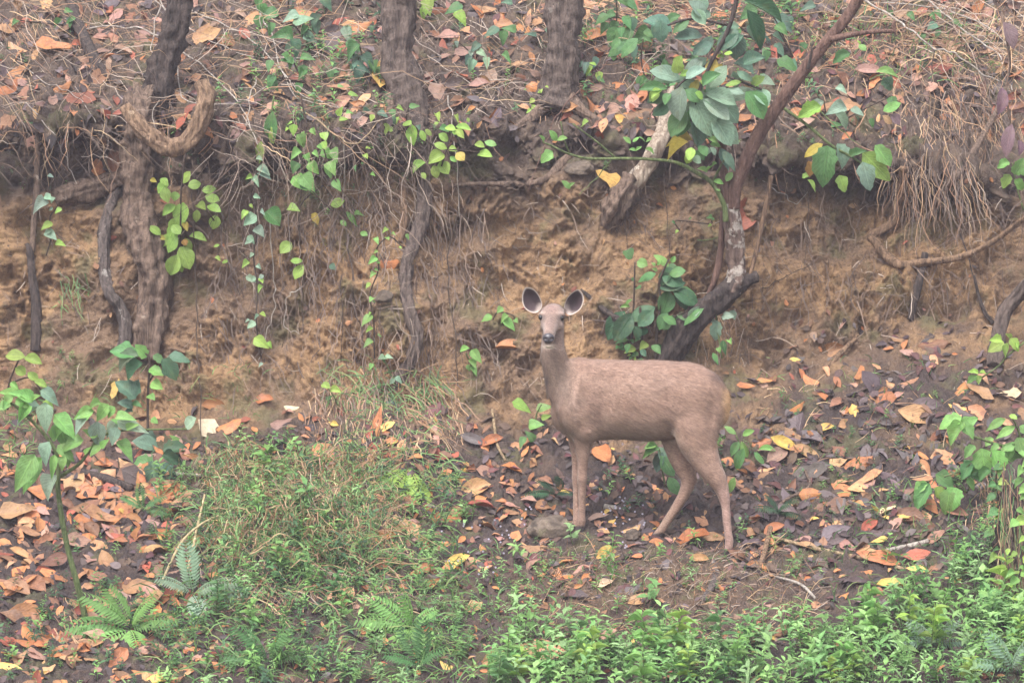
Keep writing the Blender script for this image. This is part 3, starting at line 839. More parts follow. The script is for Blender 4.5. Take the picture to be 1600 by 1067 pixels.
def at_depth_path(pts, Ys):
    Ys = np.interp(np.linspace(0, 1, len(pts)), np.linspace(0, 1, len(Ys)), Ys)
    return [tuple(P(x, y, Y)) for (x, y, r), Y in zip(pts, Ys)], [r * mpp(Y) for (x, y, r), Y in zip(pts, Ys)]
def wig(pts, rng, amp):
    """thin control polyline -> denser one with small irregular kinks"""
    q = catmull(np.array(pts, float), max(6, len(pts) * 3))
    q[1:-1, :2] += rng.normal(0, amp, (len(q) - 2, 2))
    return [tuple(v) for v in q]
def add_tube(name, path, mat, parent=None, n=10, rough=0.25, seed=0, loc=None):
    pts, rad = path
    big = max(rad) > 0.012
    V, F = tube_arrays(np.array(pts), rad, (26 if max(rad) > 0.035 else n) if big else 6, max(6, len(pts) * (12 if max(rad) > 0.035 else 7 if big else 3)), rough if big else 0.08, seed)
    base = Vector(loc) if loc is not None else Vector(pts[0])
    o = link(name, mesh_np(name, V - np.array(base), F), mat, parent)
    o.location = base if parent is None else base - parent.location
    return o
wr = np.random.default_rng(5)
TWIG_CANE = mat_bark('twig_cane', (0.36, 0.27, 0.14), (0.60, 0.49, 0.28), (0.62, 0.52, 0.34))
BARK_LOOP = mat_bark('bark_loop', (0.10, 0.062, 0.042), (0.34, 0.22, 0.14), (0.44, 0.32, 0.22))
SEED = [0]
def woody(name, label, cat, path, mat, group=None, rough=0.25):
    SEED[0] += 1
    o = add_tube(name, path, mat, None, 12, rough, SEED[0])
    return tag(o, label, cat, group)

def thing_of(name, label, cat, loc, parts, group=None):
    e = empty(name, loc, label, cat, group)
    for k, (pn, path, mat, rough) in enumerate(parts):
        SEED[0] += 1
        add_tube(pn, path, mat, e, 14, rough, SEED[0])
    return e
G_ = on_ground_path
def upright(pts, dz=0.0):
    """trunk standing up from where its lowest point meets the slope"""
    Y = surf(pts[-1][0], pts[-1][1])[0].y
    ys = [min(Y - 0.01 + dz + 0.10 * (pts[-1][1] - p[1]) / 200, surf(p[0], p[1])[0].y + 0.02) for p in pts]
    return at_depth_path(pts, ys)
thing_of('gnarled_root', 'thick gnarled brown root, wide as a trunk, running down the bank below the looped root', 'root', S(232, 560),
    [('trunk', G_([(222, 150, 22), (217, 190, 22), (214, 225, 21), (212, 265, 20), (213, 310, 20), (221, 355, 22), (232, 395, 22), (240, 435, 21), (240, 475, 19), (236, 515, 20), (232, 560, 18)], 0.8), BARK_BROWN, 0.6),
     ('side_root', G_([(214, 350, 7), (224, 400, 9), (226, 450, 9), (222, 500, 9), (216, 545, 8)], 1.2), BARK_BROWN, 0.4),
     ('burr', G_([(240, 440, 10), (248, 465, 13), (246, 492, 9), (238, 520, 6)], 1.0), BARK_BROWN, 0.5)])
yu = min(surf(x_, y_)[0].y for x_, y_ in ((195, 166), (210, 190), (235, 214), (262, 230), (287, 226), (306, 203), (318, 175), (321, 150), (313, 130), (330, 190), (300, 225))) - 0.10
woody('looped_root', 'U-shaped bare woody root hanging in a loop over the edge of the bank', 'root',
      at_depth_path([(195, 166, 8), (210, 190, 11), (235, 214, 11.5), (262, 230, 12), (287, 226, 11.5), (306, 203, 12), (318, 175, 12), (321, 150, 11), (313, 128, 9)], [yu + .05, yu, yu - .03, yu, yu + .05]), BARK_LOOP, None, 0.5)
woody('pale_root', 'slender grey and white blotched root beside the thick gnarled root', 'root',
      G_([(186, 292, 9), (173, 322, 8.5), (164, 352, 8), (162, 390, 7.5), (163, 430, 7), (172, 460, 7.5), (187, 480, 8), (195, 505, 9), (194, 548, 8)], 0.9), BARK_GREY, None, 0.45)
woody('rotten_log', 'short decaying log sticking out of the bank beside the thick gnarled root', 'log',
      G_([(88, 308, 11), (122, 300, 14), (158, 289, 14), (198, 279, 13)], 1.2), BARK_BROWN, None, 0.5)
thing_of('bank_sapling_stem', 'thin dark broken stem rising up the bank away from the gnarled root', 'stem', S(56, 545),
    [('stem', G_([(42, 381, 3), (47, 395, 5), (50, 430, 6), (56, 470, 7), (57, 510, 8), (56, 548, 8)], 1.2), BARK_DARK, 0.2),
     ('upper_stem', G_([(61, 150, 5), (60, 220, 5), (57, 290, 5), (53, 345, 5), (50, 395, 4)], 1.5), BARK_BROWN, 0.2)])
thing_of('upper_tree', 'rough dark tree trunk behind the tangle of pale vines above the looped root', 'tree', S(232, 165),
    [('trunk', upright([(292, -90, 15), (284, 0, 16), (274, 45, 17), (262, 90, 18), (250, 128, 20), (238, 165, 24)]), BARK_DARK, 0.6)])
woody('leaning_branch', 'dark mossy branch leaning on the upper slope beside the rough dark trunk', 'branch',
      G_([(100, -30, 7), (122, 38, 8), (143, 82, 8.5), (155, 105, 7), (166, 122, 4)], 1.4), BARK_DARK)
thing_of('rooted_tree', 'brown tree above the bank with one long root snaking down the clay face', 'tree', S(640, 165),
    [('trunk', upright([(632, -100, 20), (626, -10, 20), (621, 45, 20), (621, 95, 21), (630, 140, 24), (645, 178, 22)]), BARK_MUTED, 0.5),
     ('root', upright([(630, 120, 20), (640, 160, 23), (650, 200, 19)]), BARK_MUTED, 0.4),
     ('root', G_([(646, 180, 18), (653, 210, 14), (658, 250, 11.5), (663, 295, 10.5), (660, 340, 10), (647, 378, 9.5), (636, 410, 9), (634, 450, 8.5), (641, 488, 8.5), (651, 518, 8.5), (648, 545, 9), (633, 578, 8.5), (618, 606, 7)], 0.5), BARK_MUTED, 0.45),
     ('root', G_([(655, 150, 9), (672, 190, 8), (690, 225, 6), (702, 262, 4)], 0.8), BARK_BROWN, 0.3),
     ('root', G_([(618, 130, 8), (608, 165, 8), (604, 205, 6), (600, 245, 4)], 0.8), BARK_BROWN, 0.3),
     ('root', G_([(628, 280, 5), (630, 310, 5), (632, 340, 5), (626, 378, 4)], 1.2), BARK_ROOT, 0.3)])
thing_of('lichened_tree', 'straight grey tree trunk with pale lichen standing on the slope above the bank', 'tree', S(868, 168),
    [('trunk', upright([(886, -110, 26), (882, -10, 26), (880, 50, 25), (878, 100, 24), (873, 140, 25), (868, 168, 31)]), BARK_MUTED, 0.45),
     ('root', G_([(862, 150, 11), (845, 172, 10), (825, 188, 7), (806, 200, 4)], 0.8), BARK_BROWN, 0.3),
     ('root', G_([(885, 150, 11), (903, 168, 9), (920, 180, 6), (938, 190, 4)], 0.8), BARK_BROWN, 0.3)])
thing_of('slanting_root', 'pale slanting root ending in a dark hairy clump on the clay face', 'root', S(956, 340),
    [('stem', G_([(1052, 140, 7), (1042, 185, 11), (1028, 225, 12), (1008, 262, 13), (985, 295, 14)], 1.2), BARK_PALE, 0.3),
     ('root_clump', G_([(990, 288, 13), (972, 312, 14), (958, 334, 13), (946, 356, 5)], 1.2), BARK_BROWN, 1.1)])
# leaning tree in front of the bank
yb_ = surf(1045, 560)[0].y
def lean():
    base = Vector(S(1040, 575))
    p_low = [(1036, 580, 18), (1052, 545, 18), (1072, 515, 18.5), (1098, 488, 18.5), (1130, 463, 17), (1153, 440, 15)]
    p_mid = [(1143, 455, 13), (1151, 430, 13), (1150, 405, 12.5), (1148, 378, 13.5), (1145, 350, 12), (1145, 318, 10)]
    p_up = [(1145, 325, 10.5), (1148, 295, 10), (1158, 268, 10), (1182, 218, 10), (1207, 178, 10), (1241, 130, 9.5), (1275, 86, 9), (1300, 56, 8.5), (1326, 24, 8), (1352, -18, 8), (1400, -80, 7)]
    y0 = yb_ - 0.06
    e = empty('leaning_tree', base, 'crooked tree with dark base and smooth reddish stem leaning from the bank behind the deer', 'tree')
    add_tube('trunk', at_depth_path(p_low, [y0, y0 - 0.05, y0 - .1]), BARK_DARK, e, 14, 0.4, 31)
    add_tube('lichened_stem', at_depth_path(p_mid, [y0 - .1, y0 - .12, y0 - .15]), BARK_LICHEN, e, 14, 0.35, 32)
    add_tube('stem', at_depth_path(p_up, [y0 - .15, y0 - .25, y0 - .45]), BARK_RED, e, 14, 0.15, 33)
    add_tube('stub', at_depth_path([(1140, 452, 11), (1158, 440, 11), (1172, 435, 9), (1184, 432, 7)], [y0 - .1, y0 - .12]), BARK_DARK, e, 10, 0.4, 34)
    add_tube('branch', at_depth_path([(1297, 62, 5), (1325, 56, 4.2), (1362, 50, 3.6), (1399, 49, 3.4)], [y0 - .40, y0 - .42]), BARK_RED, e, 8, 0.2, 35)
    add_tube('branch', at_depth_path([(1398, 50, 3), (1396, 42, 3.5), (1398, 33, 2.5)], [y0 - .42]), BARK_RED, e, 8, 0.2, 36)
    add_tube('branch', at_depth_path([(1262, 108, 2.5), (1266, 92, 2.2), (1269, 78, 2), (1275, 74, 1.6)], [y0 - .40, y0 - .44]), BARK_DARK, e, 8, 0.2, 37)
    add_tube('bark_strip', at_depth_path([(1128, 330, 3), (1126, 390, 5), (1118, 430, 6), (1108, 458, 4), (1102, 480, 2)], [y0 - .05, y0 - .02]), BARK_RED, e, 8, 0.4, 38)
    add_tube('branch', at_depth_path([(1205, 275, 3.2), (1195, 330, 3.6), (1182, 390, 3.4), (1172, 430, 3)], [y0 - .08, y0 - .12]), BARK_ROOT, e, 8, 0.2, 39)
    add_tube('branch', at_depth_path([(1128, 222, 6.5), (1130, 260, 6.5), (1133, 300, 7), (1142, 335, 8)], [y0 - .16, y0 - .15]), BARK_RED, e, 8, 0.2, 40)
    return y0
Y_LEAN = lean()
woody('zigzag_root', 'tan zigzag root bent like an elbow running out of the bank under the dry grass', 'root',
      G_([(1412, 262, 6), (1408, 292, 6.5), (1402, 322, 6.5), (1396, 346, 7), (1380, 358, 6.5), (1362, 368, 6.5), (1370, 382, 7), (1388, 402, 7.5), (1408, 414, 6.5), (1442, 410, 6), (1490, 404, 5), (1522, 394, 4.5), (1560, 372, 4), (1600, 342, 4), (1640, 320, 3)], 1.3), BARK_ROOT, None, 0.2)
woody('dark_rootlet', 'short dark root hanging straight down below the zigzag root', 'root', G_([(1446, 395, 5), (1438, 430, 5.5), (1431, 462, 6), (1422, 500, 4.5)], 1.2), BARK_DARK)
woody('bank_branch', 'thin brown branch slanting up across the hanging dry grass', 'branch', G_([(1452, 340, 5), (1470, 305, 5.5), (1492, 276, 6), (1520, 240, 5.5), (1545, 195, 4), (1564, 158, 3)], 2.5), BARK_BROWN)
thing_of('twisted_trunk', 'dark twisted trunk growing at the toe of the bank beside the bright seedling leaves', 'tree', S(1556, 600),
    [('trunk', G_([(1690, 350, 9), (1640, 410, 9), (1606, 445, 9), (1588, 466, 9), (1570, 490, 9.5), (1560, 520, 10), (1556, 545, 10), (1554, 570, 9)], 1.2), BARK_MUTED, 0.4),
     ('branch', G_([(1562, 500, 6), (1566, 482, 6), (1580, 465, 5), (1600, 452, 5)], 4.0), BARK_DARK, 0.3),
     ('branch', G_([(1552, 505, 3), (1540, 490, 3), (1530, 465, 2.5), (1522, 430, 2)], 3.0), BARK_DARK, 0.3)])
woody('dark_twig', 'dark twig stuck in the clay bank beside the deer\'s ear', 'twig', G_([(908, 452, 1.5), (920, 463, 3), (945, 485, 4.5), (972, 503, 5.5)], 2.2), BARK_DARK)
woody('bank_root', 'long level root lying across the hollow below the lip of the bank', 'root', G_([(690, 292, 2), (735, 288, 3.4), (790, 288, 3.8), (835, 286, 4), (858, 275, 5), (876, 257, 6), (890, 243, 5)], 0.8), BARK_BROWN, None, 0.4)
# sticks on the ground
for pts, mat, lab in (
    ([(1204, 824, 3.5), (1198, 848, 4), (1191, 874, 4), (1185, 894, 3)], BARK_ROOT, 'short tan stick propped up beside the hind foot of the deer'),
    ([(1114, 876, 4), (1119, 896, 6), (1112, 918, 5.5), (1098, 937, 4)], BARK_GREY, 'thick curved grey stick lying on the bare hump below the deer'),
    ([(1204, 838, 2.6), (1268, 855, 3), (1330, 868, 3.2), (1394, 884, 3), (1428, 891, 2)], TWIG_STRAW, 'long straight tan twig across the dark wet leaves'),
    ([(1383, 861, 3.5), (1420, 853, 4), (1450, 845, 4)], TWIG_PALE, 'short pale stick beside the large orange leaf'),
    ([(130, 738, 6), (165, 748, 7), (206, 763, 6)], BARK_DARK, 'dark wet branch lying under the pointed-leaf sapling'),
    ([(262, 738, 3), (290, 741, 3), (318, 743, 2.5)], TWIG_PALE, 'pale broken stick below the lobed-leaf plant'),
    ([(1276, 587, 3), (1298, 567, 4), (1314, 551, 4), (1338, 528, 3)], BARK_ROOT, 'bent brown stick on dead leaves at the toe of the bank'),
    ([(944, 791, 4), (960, 794, 4.5), (974, 798, 3)], TWIG_PALE, 'small pale stick behind the front feet of the deer'),
    ([(769, 640, 2), (773, 670, 2.4), (777, 695, 2.4), (790, 720, 2)], TWIG_STRAW, 'thin straw stalk standing against the bank in front of the deer\'s chest'),
    ([(1258, 735, 2), (1265, 760, 2.5), (1232, 778, 2.5), (1216, 790, 2)], BARK_BROWN, 'kinked brown twig among purple leaves behind the deer'),
    ([(1210, 900, 2), (1250, 912, 2.6), (1275, 935, 2)], TWIG_PALE, 'thin pale twig at the edge of the green weeds')):
    woody('stick', lab, 'stick', G_(pts, 1.2), mat)
# straw canes over the tussock
for pts, lab in (([(250, 915, 1.8), (266, 880, 2), (285, 845, 2), (315, 818, 1.9), (350, 802, 1.7), (378, 790, 1.4)], 'pale straw cane arching over the leafy tussock'),
                 ([(290, 900, 1.8), (300, 862, 2), (309, 820, 2), (320, 772, 1.6)], 'upright pale straw cane beside the leafy tussock')):
    woody('straw_cane', lab, 'cane', at_depth_path(pts, [S(250, 915).y - .1, S(340, 820).y - 0.2]), TWIG_CANE)
# vines over the lip
VINES = [
    ([(245, -10), (262, 25), (272, 60), (278, 100), (282, 145), (300, 160), (340, 165), (390, 155), (425, 128)], 2.2, TWIG_PALE, 0.16),
    ([(252, 8), (240, 40), (236, 80), (246, 92)], 1.8, TWIG_PALE, 0.14),
    ([(275, 70), (262, 115), (250, 155), (238, 180), (248, 207)], 1.8, TWIG_PALE, 0.16),
    ([(120, 48), (170, 42), (220, 46), (265, 65), (310, 100), (345, 130), (375, 165), (390, 195), (402, 226)], 2.3, TWIG_PALE, 0.12),
    ([(400, 120), (390, 155), (385, 195), (370, 222)], 1.6, TWIG_PALE, 0.1),
    ([(138, -5), (165, 25), (192, 62)], 1.8, TWIG_STRAW, 0.1),
    ([(0, 65), (30, 95), (65, 125), (100, 140), (130, 162), (150, 192)], 1.6, TWIG_PALE, 0.08),
    ([(40, 160), (70, 195), (95, 230), (110, 265), (126, 302)], 1.6, TWIG_PALE, 0.12),
    ([(268, 0), (330, 30), (390, 60), (440, 110), (475, 150), (540, 170)], 2.0, TWIG_PALE, 0.10),
    ([(400, 10), (425, 55), (440, 110), (462, 150), (502, 164)], 2.0, TWIG_PALE, 0.10),
    ([(400, 122), (430, 150), (490, 165), (540, 146), (572, 126)], 2.4, BARK_ROOT, 0.10),
    ([(470, 172), (500, 192), (530, 216), (560, 222), (590, 195), (606, 174)], 2.2, TWIG_STRAW, 0.12),
    ([(230, -10), (290, 40), (350, 75), (430, 92), (500, 88)], 1.6, TWIG_PALE, 0.1),
    ([(280, 20), (360, 20), (430, 10), (520, 30)], 1.5, TWIG_STRAW, 0.1),
    ([(300, 270), (302, 330), (304, 400), (307, 470), (309, 540), (312, 600), (315, 680), (323, 762)], 2.0, STEM_BROWN, 0.07),
    ([(712, 235), (716, 320), (700, 400), (703, 470), (712, 530), (714, 602)], 2.0, STEM_BROWN, 0.06),
    ([(540, 380), (551, 430), (553, 480), (566, 520), (570, 592)], 1.8, STEM_BROWN, 0.05),
    ([(420, 320), (424, 390), (429, 450), (427, 490), (418, 520), (404, 562)], 1.6, TWIG_PALE, 0.06),
    ([(474, 447), (458, 458), (448, 470), (446, 512), (468, 522)], 1.8, TWIG_PALE, 0.06),
    ([(472, 280), (468, 360), (472, 440), (474, 520)], 1.4, STEM_BROWN, 0.05),
    ([(534, 430), (535, 500), (533, 562)], 1.5, STEM_BROWN, 0.05),
    ([(395, 180), (398, 260), (392, 330), (398, 400)], 1.8, STEM_BROWN, 0.1),
    ([(350, 200), (360, 280), (352, 360), (356, 430)], 1.4, STEM_BROWN, 0.08),
    ([(700, 150), (708, 200), (714, 270), (718, 340)], 1.8, TWIG_PALE, 0.08),
    ([(536, 215), (538, 270), (536, 325)], 2.0, TWIG_PALE, 0.08),
    ([(580, 200), (598, 262), (600, 300), (606, 345)], 1.6, STEM_BROWN, 0.07),
    ([(1038, 140), (1038, 240), (1040, 330), (1046, 400)], 1.5, STEM_BROWN, 0.1),
    ([(985, 200), (978, 300), (980, 400)], 1.4, STEM_BROWN, 0.1),
    ([(950, 95), (900, 145), (868, 185), (850, 230), (825, 300)], 1.8, BARK_RED, 0.2),
    ([(955, 250), (930, 280), (905, 305)], 1.5, STEM_GREEN, 0.15),
    ([(1090, 375), (1120, 372), (1148, 348), (1158, 340)], 1.8, STEM_GREEN, 0.5),
    ([(1200, 290), (1226, 305), (1245, 318), (1262, 300)], 1.5, TWIG_PALE, 0.05),
    ([(1190, 450), (1230, 430), (1268, 412)], 1.4, STEM_BROWN, 0.05),
    ([(1256, 200), (1258, 270), (1262, 350), (1256, 420)], 1.2, STEM_BROWN, 0.05),
    ([(1345, -5), (1390, 25), (1425, 48), (1462, 78), (1485, 80), (1520, 105), (1562, 128)], 3.0, TWIG_PALE, 0.35),
    ([(1440, -8), (1490, 35), (1530, 65), (1565, 95), (1582, 142)], 2.6, TWIG_PALE, 0.35),
    ([(1208, 22), (1290, 20), (1340, 33), (1400, 35), (1450, 55), (1500, 60), (1535, 78)], 2.2, TWIG_STRAW, 0.25),
    ([(1380, 5), (1460, 12), (1540, 40), (1600, 95)], 2.0, TWIG_PALE, 0.3),
    ([(1260, 155), (1310, 200), (1345, 228)], 1.8, STEM_GREEN, 0.3),
    ([(1350, 95), (1400, 125), (1450, 165), (1500, 180)], 1.5, TWIG_STRAW, 0.1),
    ([(1490, -10), (1484, 28), (1486, 40)], 2.2, STEM_BROWN, 0.3),
    ([(1460, 80), (1455, 130)], 1.8, STEM_BROWN, 0.3),
    ([(1500, 365), (1520, 430), (1535, 480), (1560, 505)], 1.8, BARK_DARK, 0.08),
    ([(1380, 280), (1420, 320), (1450, 355)], 1.4, BARK_RED, 0.1),
]
def where_vine(pts, mat):
    x = sum(p[0] for p in pts) / len(pts); y0, y1 = pts[0][1], pts[-1][1]
    steep = abs(y1 - y0) > 1.6 * abs(pts[-1][0] - pts[0][0])
    kind = {TWIG_PALE: 'pale bare', TWIG_STRAW: 'straw-coloured', STEM_BROWN: 'dark thin', BARK_ROOT: 'reddish-tan', BARK_RED: 'reddish', STEM_GREEN: 'green', BARK_DARK: 'blackish'}[mat]
    at = 'over the looped root' if x < 330 and y0 < 210 else 'on the leafy slope beside the brown trunk' if x < 700 and y0 < 160 else \
         'down the bank between the gnarled root and the snaking root' if x < 620 else 'on the bank beside the snaking root' if x < 800 else \
         'in front of the hollow near the pale slanting root' if x < 1070 else 'by the crooked leaning tree' if x < 1300 and y0 > 100 else 'above the hanging dry grass'
    return '%s vine %s %s' % (kind, 'hanging' if steep else 'trailing', at)
for pts, r, mat, off in VINES:
    q = wig(pts, wr, 1.3)
    Y = np.array([surf(x, y)[0].y for x, y in q]); Ys = np.convolve(np.pad(Y, 3, mode='edge'), np.ones(7) / 7, 'valid')
    Ys = np.minimum(Ys - off, Y - 0.01)
    path = ([tuple(P(x, y, yy)) for (x, y), yy in zip(q, Ys)], [r * 0.62 * mpp(1.5) * (1 - 0.45 * k / len(q)) for k in range(len(q))])
    lab = where_vine(pts, mat)
    woody('vine', lab, 'vine', path, mat, lab)
# rocks
def rock(px, py, w, h, dpt, label, seed, mat):
    p = S(px, py)
    bmx = bmesh.new(); bmesh.ops.create_icosphere(bmx, subdivisions=4, radius=1.0)
    co = np.array([v.co[:] for v in bmx.verts])
    nz = fbm(co * 1.2 + seed, 3, seed)
    co *= (1 + 0.28 * nz + 0.05 * pnoise(co * 6, seed))[:, None]
    co[:, 2] = np.where(co[:, 2] < -0.5, -0.5 + (co[:, 2] + 0.5) * 0.3, co[:, 2])
    for v, c in zip(bmx.verts, co): v.co = c
    bmx.transform(Matrix.Diagonal((w / 2 * mpp(p.y), dpt, h / 2 * mpp(p.y), 1)))
    me = bpy.data.meshes.new('rock'); bmx.to_mesh(me); bmx.free()
    for f in me.polygons: f.use_smooth = True
    o = link('rock', me, mat); o.location = p + Vector((0, dpt * 0.35, h * 0.22 * mpp(p.y)))
    return tag(o, label, 'rock')
STONE = mat_bark('stone', (0.070, 0.054, 0.044), (0.18, 0.138, 0.105), (0.22, 0.19, 0.12), (3, 3, 3))
rock(861, 838, 70, 46, 0.10, 'rounded grey-brown boulder beside the front feet of the deer', 3, STONE)
rock(600, 470, 26, 22, 0.05, 'small grey stone embedded in the clay bank by the snaking root', 8, STONE)
rock(988, 842, 24, 22, 0.05, 'small tan stone between the front and hind feet of the deer', 5, STONE)
rock(905, 272, 46, 26, 0.08, 'lump of yellowish rock in the hollow under the lip of the bank', 6, STONE)
# ------------------------------------------------------------------ leaves
def leaf_arrays(kind, nl=6, nw=4, bend=0.15, fold=0.15, curl=0.0, wave=0.05, twist=0.0, seed=0, ar=0.5):
    rg = np.random.default_rng(seed)
    t = np.linspace(0, 1, nl + 1)
    if kind == 'elliptic': w = np.sin(np.pi * t ** 0.95) ** 0.75
    elif kind == 'ovate': w = np.sin(np.pi * np.clip(t, 0, 1) ** 0.62) ** 0.9 * (1 - 0.25 * t)
    elif kind == 'obovate': w = np.sin(np.pi * t ** 1.45) ** 0.8
    elif kind == 'lance': w = np.sin(np.pi * t ** 0.8) ** 1.2
    elif kind == 'lobed': w = np.sin(np.pi * t ** 0.8) ** 0.75 * rg.uniform(0.80, 1.12, nl + 1) * 1.05
    elif kind == 'round': w = np.sin(np.pi * t) ** 0.55
    else: w = np.sin(np.pi * t) ** 0.7 * rg.uniform(0.6, 1.15, nl + 1)          # ragged
    w = w * 0.5 * ar
    w[0] = max(w[0], 0.012); w[-1] = max(w[-1], 0.006)
    V, U = [], []
    ph = rg.uniform(0, 6.28, 4)
    for i, ti in enumerate(t):
        tw = twist * (ti - 0.3)
        for j in range(nw + 1):
            s = -1 + 2 * j / nw
            edge = w[i] * (1 + (0.10 * math.sin(9 * ti + ph[0] + 2 * s) if kind in ('ragged', 'lobed') else 0.0))
            x, y = ti, s * edge
            z = -bend * ti * ti + fold * abs(s) * w[i] * 2 + curl * (s * s) * w[i] * 2
            z += wave * math.sin(7 * ti + ph[1]) * abs(s) * 0.6 + wave * 0.6 * math.sin(11 * ti + ph[2]) * (1 if s > 0 else -0.7) * abs(s)
            y2 = y * math.cos(tw) - z * math.sin(tw) * 0.5; z2 = z + y * math.sin(tw)
            V.append((x, y2, z2)); U.append((ti, (s + 1) / 2))
    F = []
    for i in range(nl):
        for j in range(nw):
            a = i * (nw + 1) + j
            F.append((a, a + nw + 1, a + nw + 2, a + 1))
    return np.array(V), np.array(F), np.array(U)
LEAF_MESH = {}
def leaf_mesh(kind, var, dead=False):
    k = (kind, var, dead)
    if k not in LEAF_MESH:
        rg = np.random.default_rng(hash((kind, var, dead, 'x').__repr__().__len__()) + var * 31 + (500 if dead else 0))
        if dead:
            a = leaf_arrays(kind, 6, 4, rg.uniform(-0.22, 0.18), rg.uniform(-0.15, 0.22), rg.uniform(-0.3, 0.4), rg.uniform(0.02, 0.06), rg.uniform(-0.4, 0.4), var, rg.uniform(0.46, 0.70))
        else:
            a = leaf_arrays(kind, 9 if kind == 'lobed' else 6, 4, rg.uniform(0.05, 0.32), rg.uniform(0.10, 0.45), rg.uniform(-0.2, 0.05), rg.uniform(0.01, 0.045), rg.uniform(-0.25, 0.25), var, 1.0)
        me = mesh_np('leaf', a[0], a[1], True, None, a[2])
        me.materials.append(LEAF_DEAD if dead else LEAF_GREEN)
        LEAF_MESH[k] = me
    return LEAF_MESH[k]
def frame_matrix(b, t, n, width):
    X = (t - b); L = X.length; X = X / L
    n = Vector(n); Zx = (n - X * n.dot(X)).normalized(); Yx = Zx.cross(X)
    return Matrix(((X.x * L, Yx.x * width, Zx.x * L, b.x), (X.y * L, Yx.y * width, Zx.y * L, b.y), (X.z * L, Yx.z * width, Zx.z * L, b.z), (0, 0, 0, 1)))
lr = random.Random(21)
GREENS = {'dark': (0.055, 0.130, 0.062), 'mid': (0.105, 0.235, 0.080), 'light': (0.210, 0.400, 0.110), 'lime': (0.300, 0.460, 0.095),
          'yellow': (0.48, 0.38, 0.075), 'blue': (0.110, 0.205, 0.140), 'grey': (0.270, 0.395, 0.275), 'purple': (0.26, 0.155, 0.185), 'orange': (0.46, 0.22, 0.06), 'tan': (0.42, 0.25, 0.13), 'maroon': (0.17, 0.060, 0.045)}  # grey is lightened: sky sheen on waxy leaves put into the colour
def vary(c, a=0.2):
    k = lr.uniform(1 - a, 1 + a)
    return tuple(max(0.01, min(0.9, v * k * lr.uniform(0.92, 1.08))) for v in c)
def zp(zx, zy, ox, oy, s=3.5575): return ox + zx / s, oy + zy / s
def put_leaf(parent, x0, y0, x1, y1, Y, ar, kind, colour, dead=False, droop=None):
    """one leaf blade, base and tip given in photo pixels, as a part of its plant"""
    Y = min(Y, max(min(surf(x0, y0)[0].y, surf(x1, y1)[0].y) - 0.03, Y - 0.45))                # never inside the slope
    b = P(x0, y0, Y)
    t = P(x1, y1, Y - lr.uniform(0.0, 0.06))
    L = (t - b).length
    n = Vector((lr.uniform(-0.35, 0.35), -0.8, lr.uniform(0.4, 1.0)))
    M = frame_matrix(b, t, n, L * ar * 1.2)
    o = link('leaf', leaf_mesh(kind, lr.randrange(6), dead), None, parent, vary(GREENS[colour]))
    o.matrix_basis = Matrix.Translation(-parent.location) @ M
    return o
def stem_part(parent, pts, Ys, mat, name='stem'):
    path = at_depth_path(pts, Ys)
    SEED[0] += 1
    return add_tube(name, path, mat, parent, 8, 0.12, SEED[0])
def plant(name, label, cat, base, Ys, stems, leaves, off=(0, 0), s=1.0, kind='ovate', ar=0.5, mat=STEM_GREEN, group=None, extra=0.0, grow=1.0):
    """base px; Ys depth range; stems as photo polylines; leaves as zoom coords (x0,y0,x1,y1[,colour[,kind[,ar]]])"""
    e = empty(name, P(base[0], base[1], Ys[0]), label, cat, group)
    for st in stems: stem_part(e, st, Ys, mat)
    for lf in leaves:
        x0, y0, x1, y1 = lf[:4]
        c = lf[4] if len(lf) > 4 else 'mid'; kd = lf[5] if len(lf) > 5 else kind; a = lf[6] if len(lf) > 6 else ar
        x0, y0 = zp(x0, y0, *off, s); x1, y1 = zp(x1, y1, *off, s)
        x1, y1 = x0 + (x1 - x0) * grow, y0 + (y1 - y0) * grow
        put_leaf(e, x0, y0, x1, y1, lr.uniform(min(Ys), max(Ys)) - lr.uniform(0, 0.05), a, kd, c)
        if extra and lr.random() < extra:
            ox_, oy_, an = lr.gauss(0, 7), lr.gauss(0, 7), lr.gauss(0, 0.7); dx_, dy_ = x1 - x0, y1 - y0
            put_leaf(e, x0 + ox_, y0 + oy_, x0 + ox_ + dx_ * math.cos(an) - dy_ * math.sin(an), y0 + oy_ + dx_ * math.sin(an) + dy_ * math.cos(an), max(Ys) + lr.uniform(0.0, 0.06), a, kd, c)
    return e
Z = 3.5575
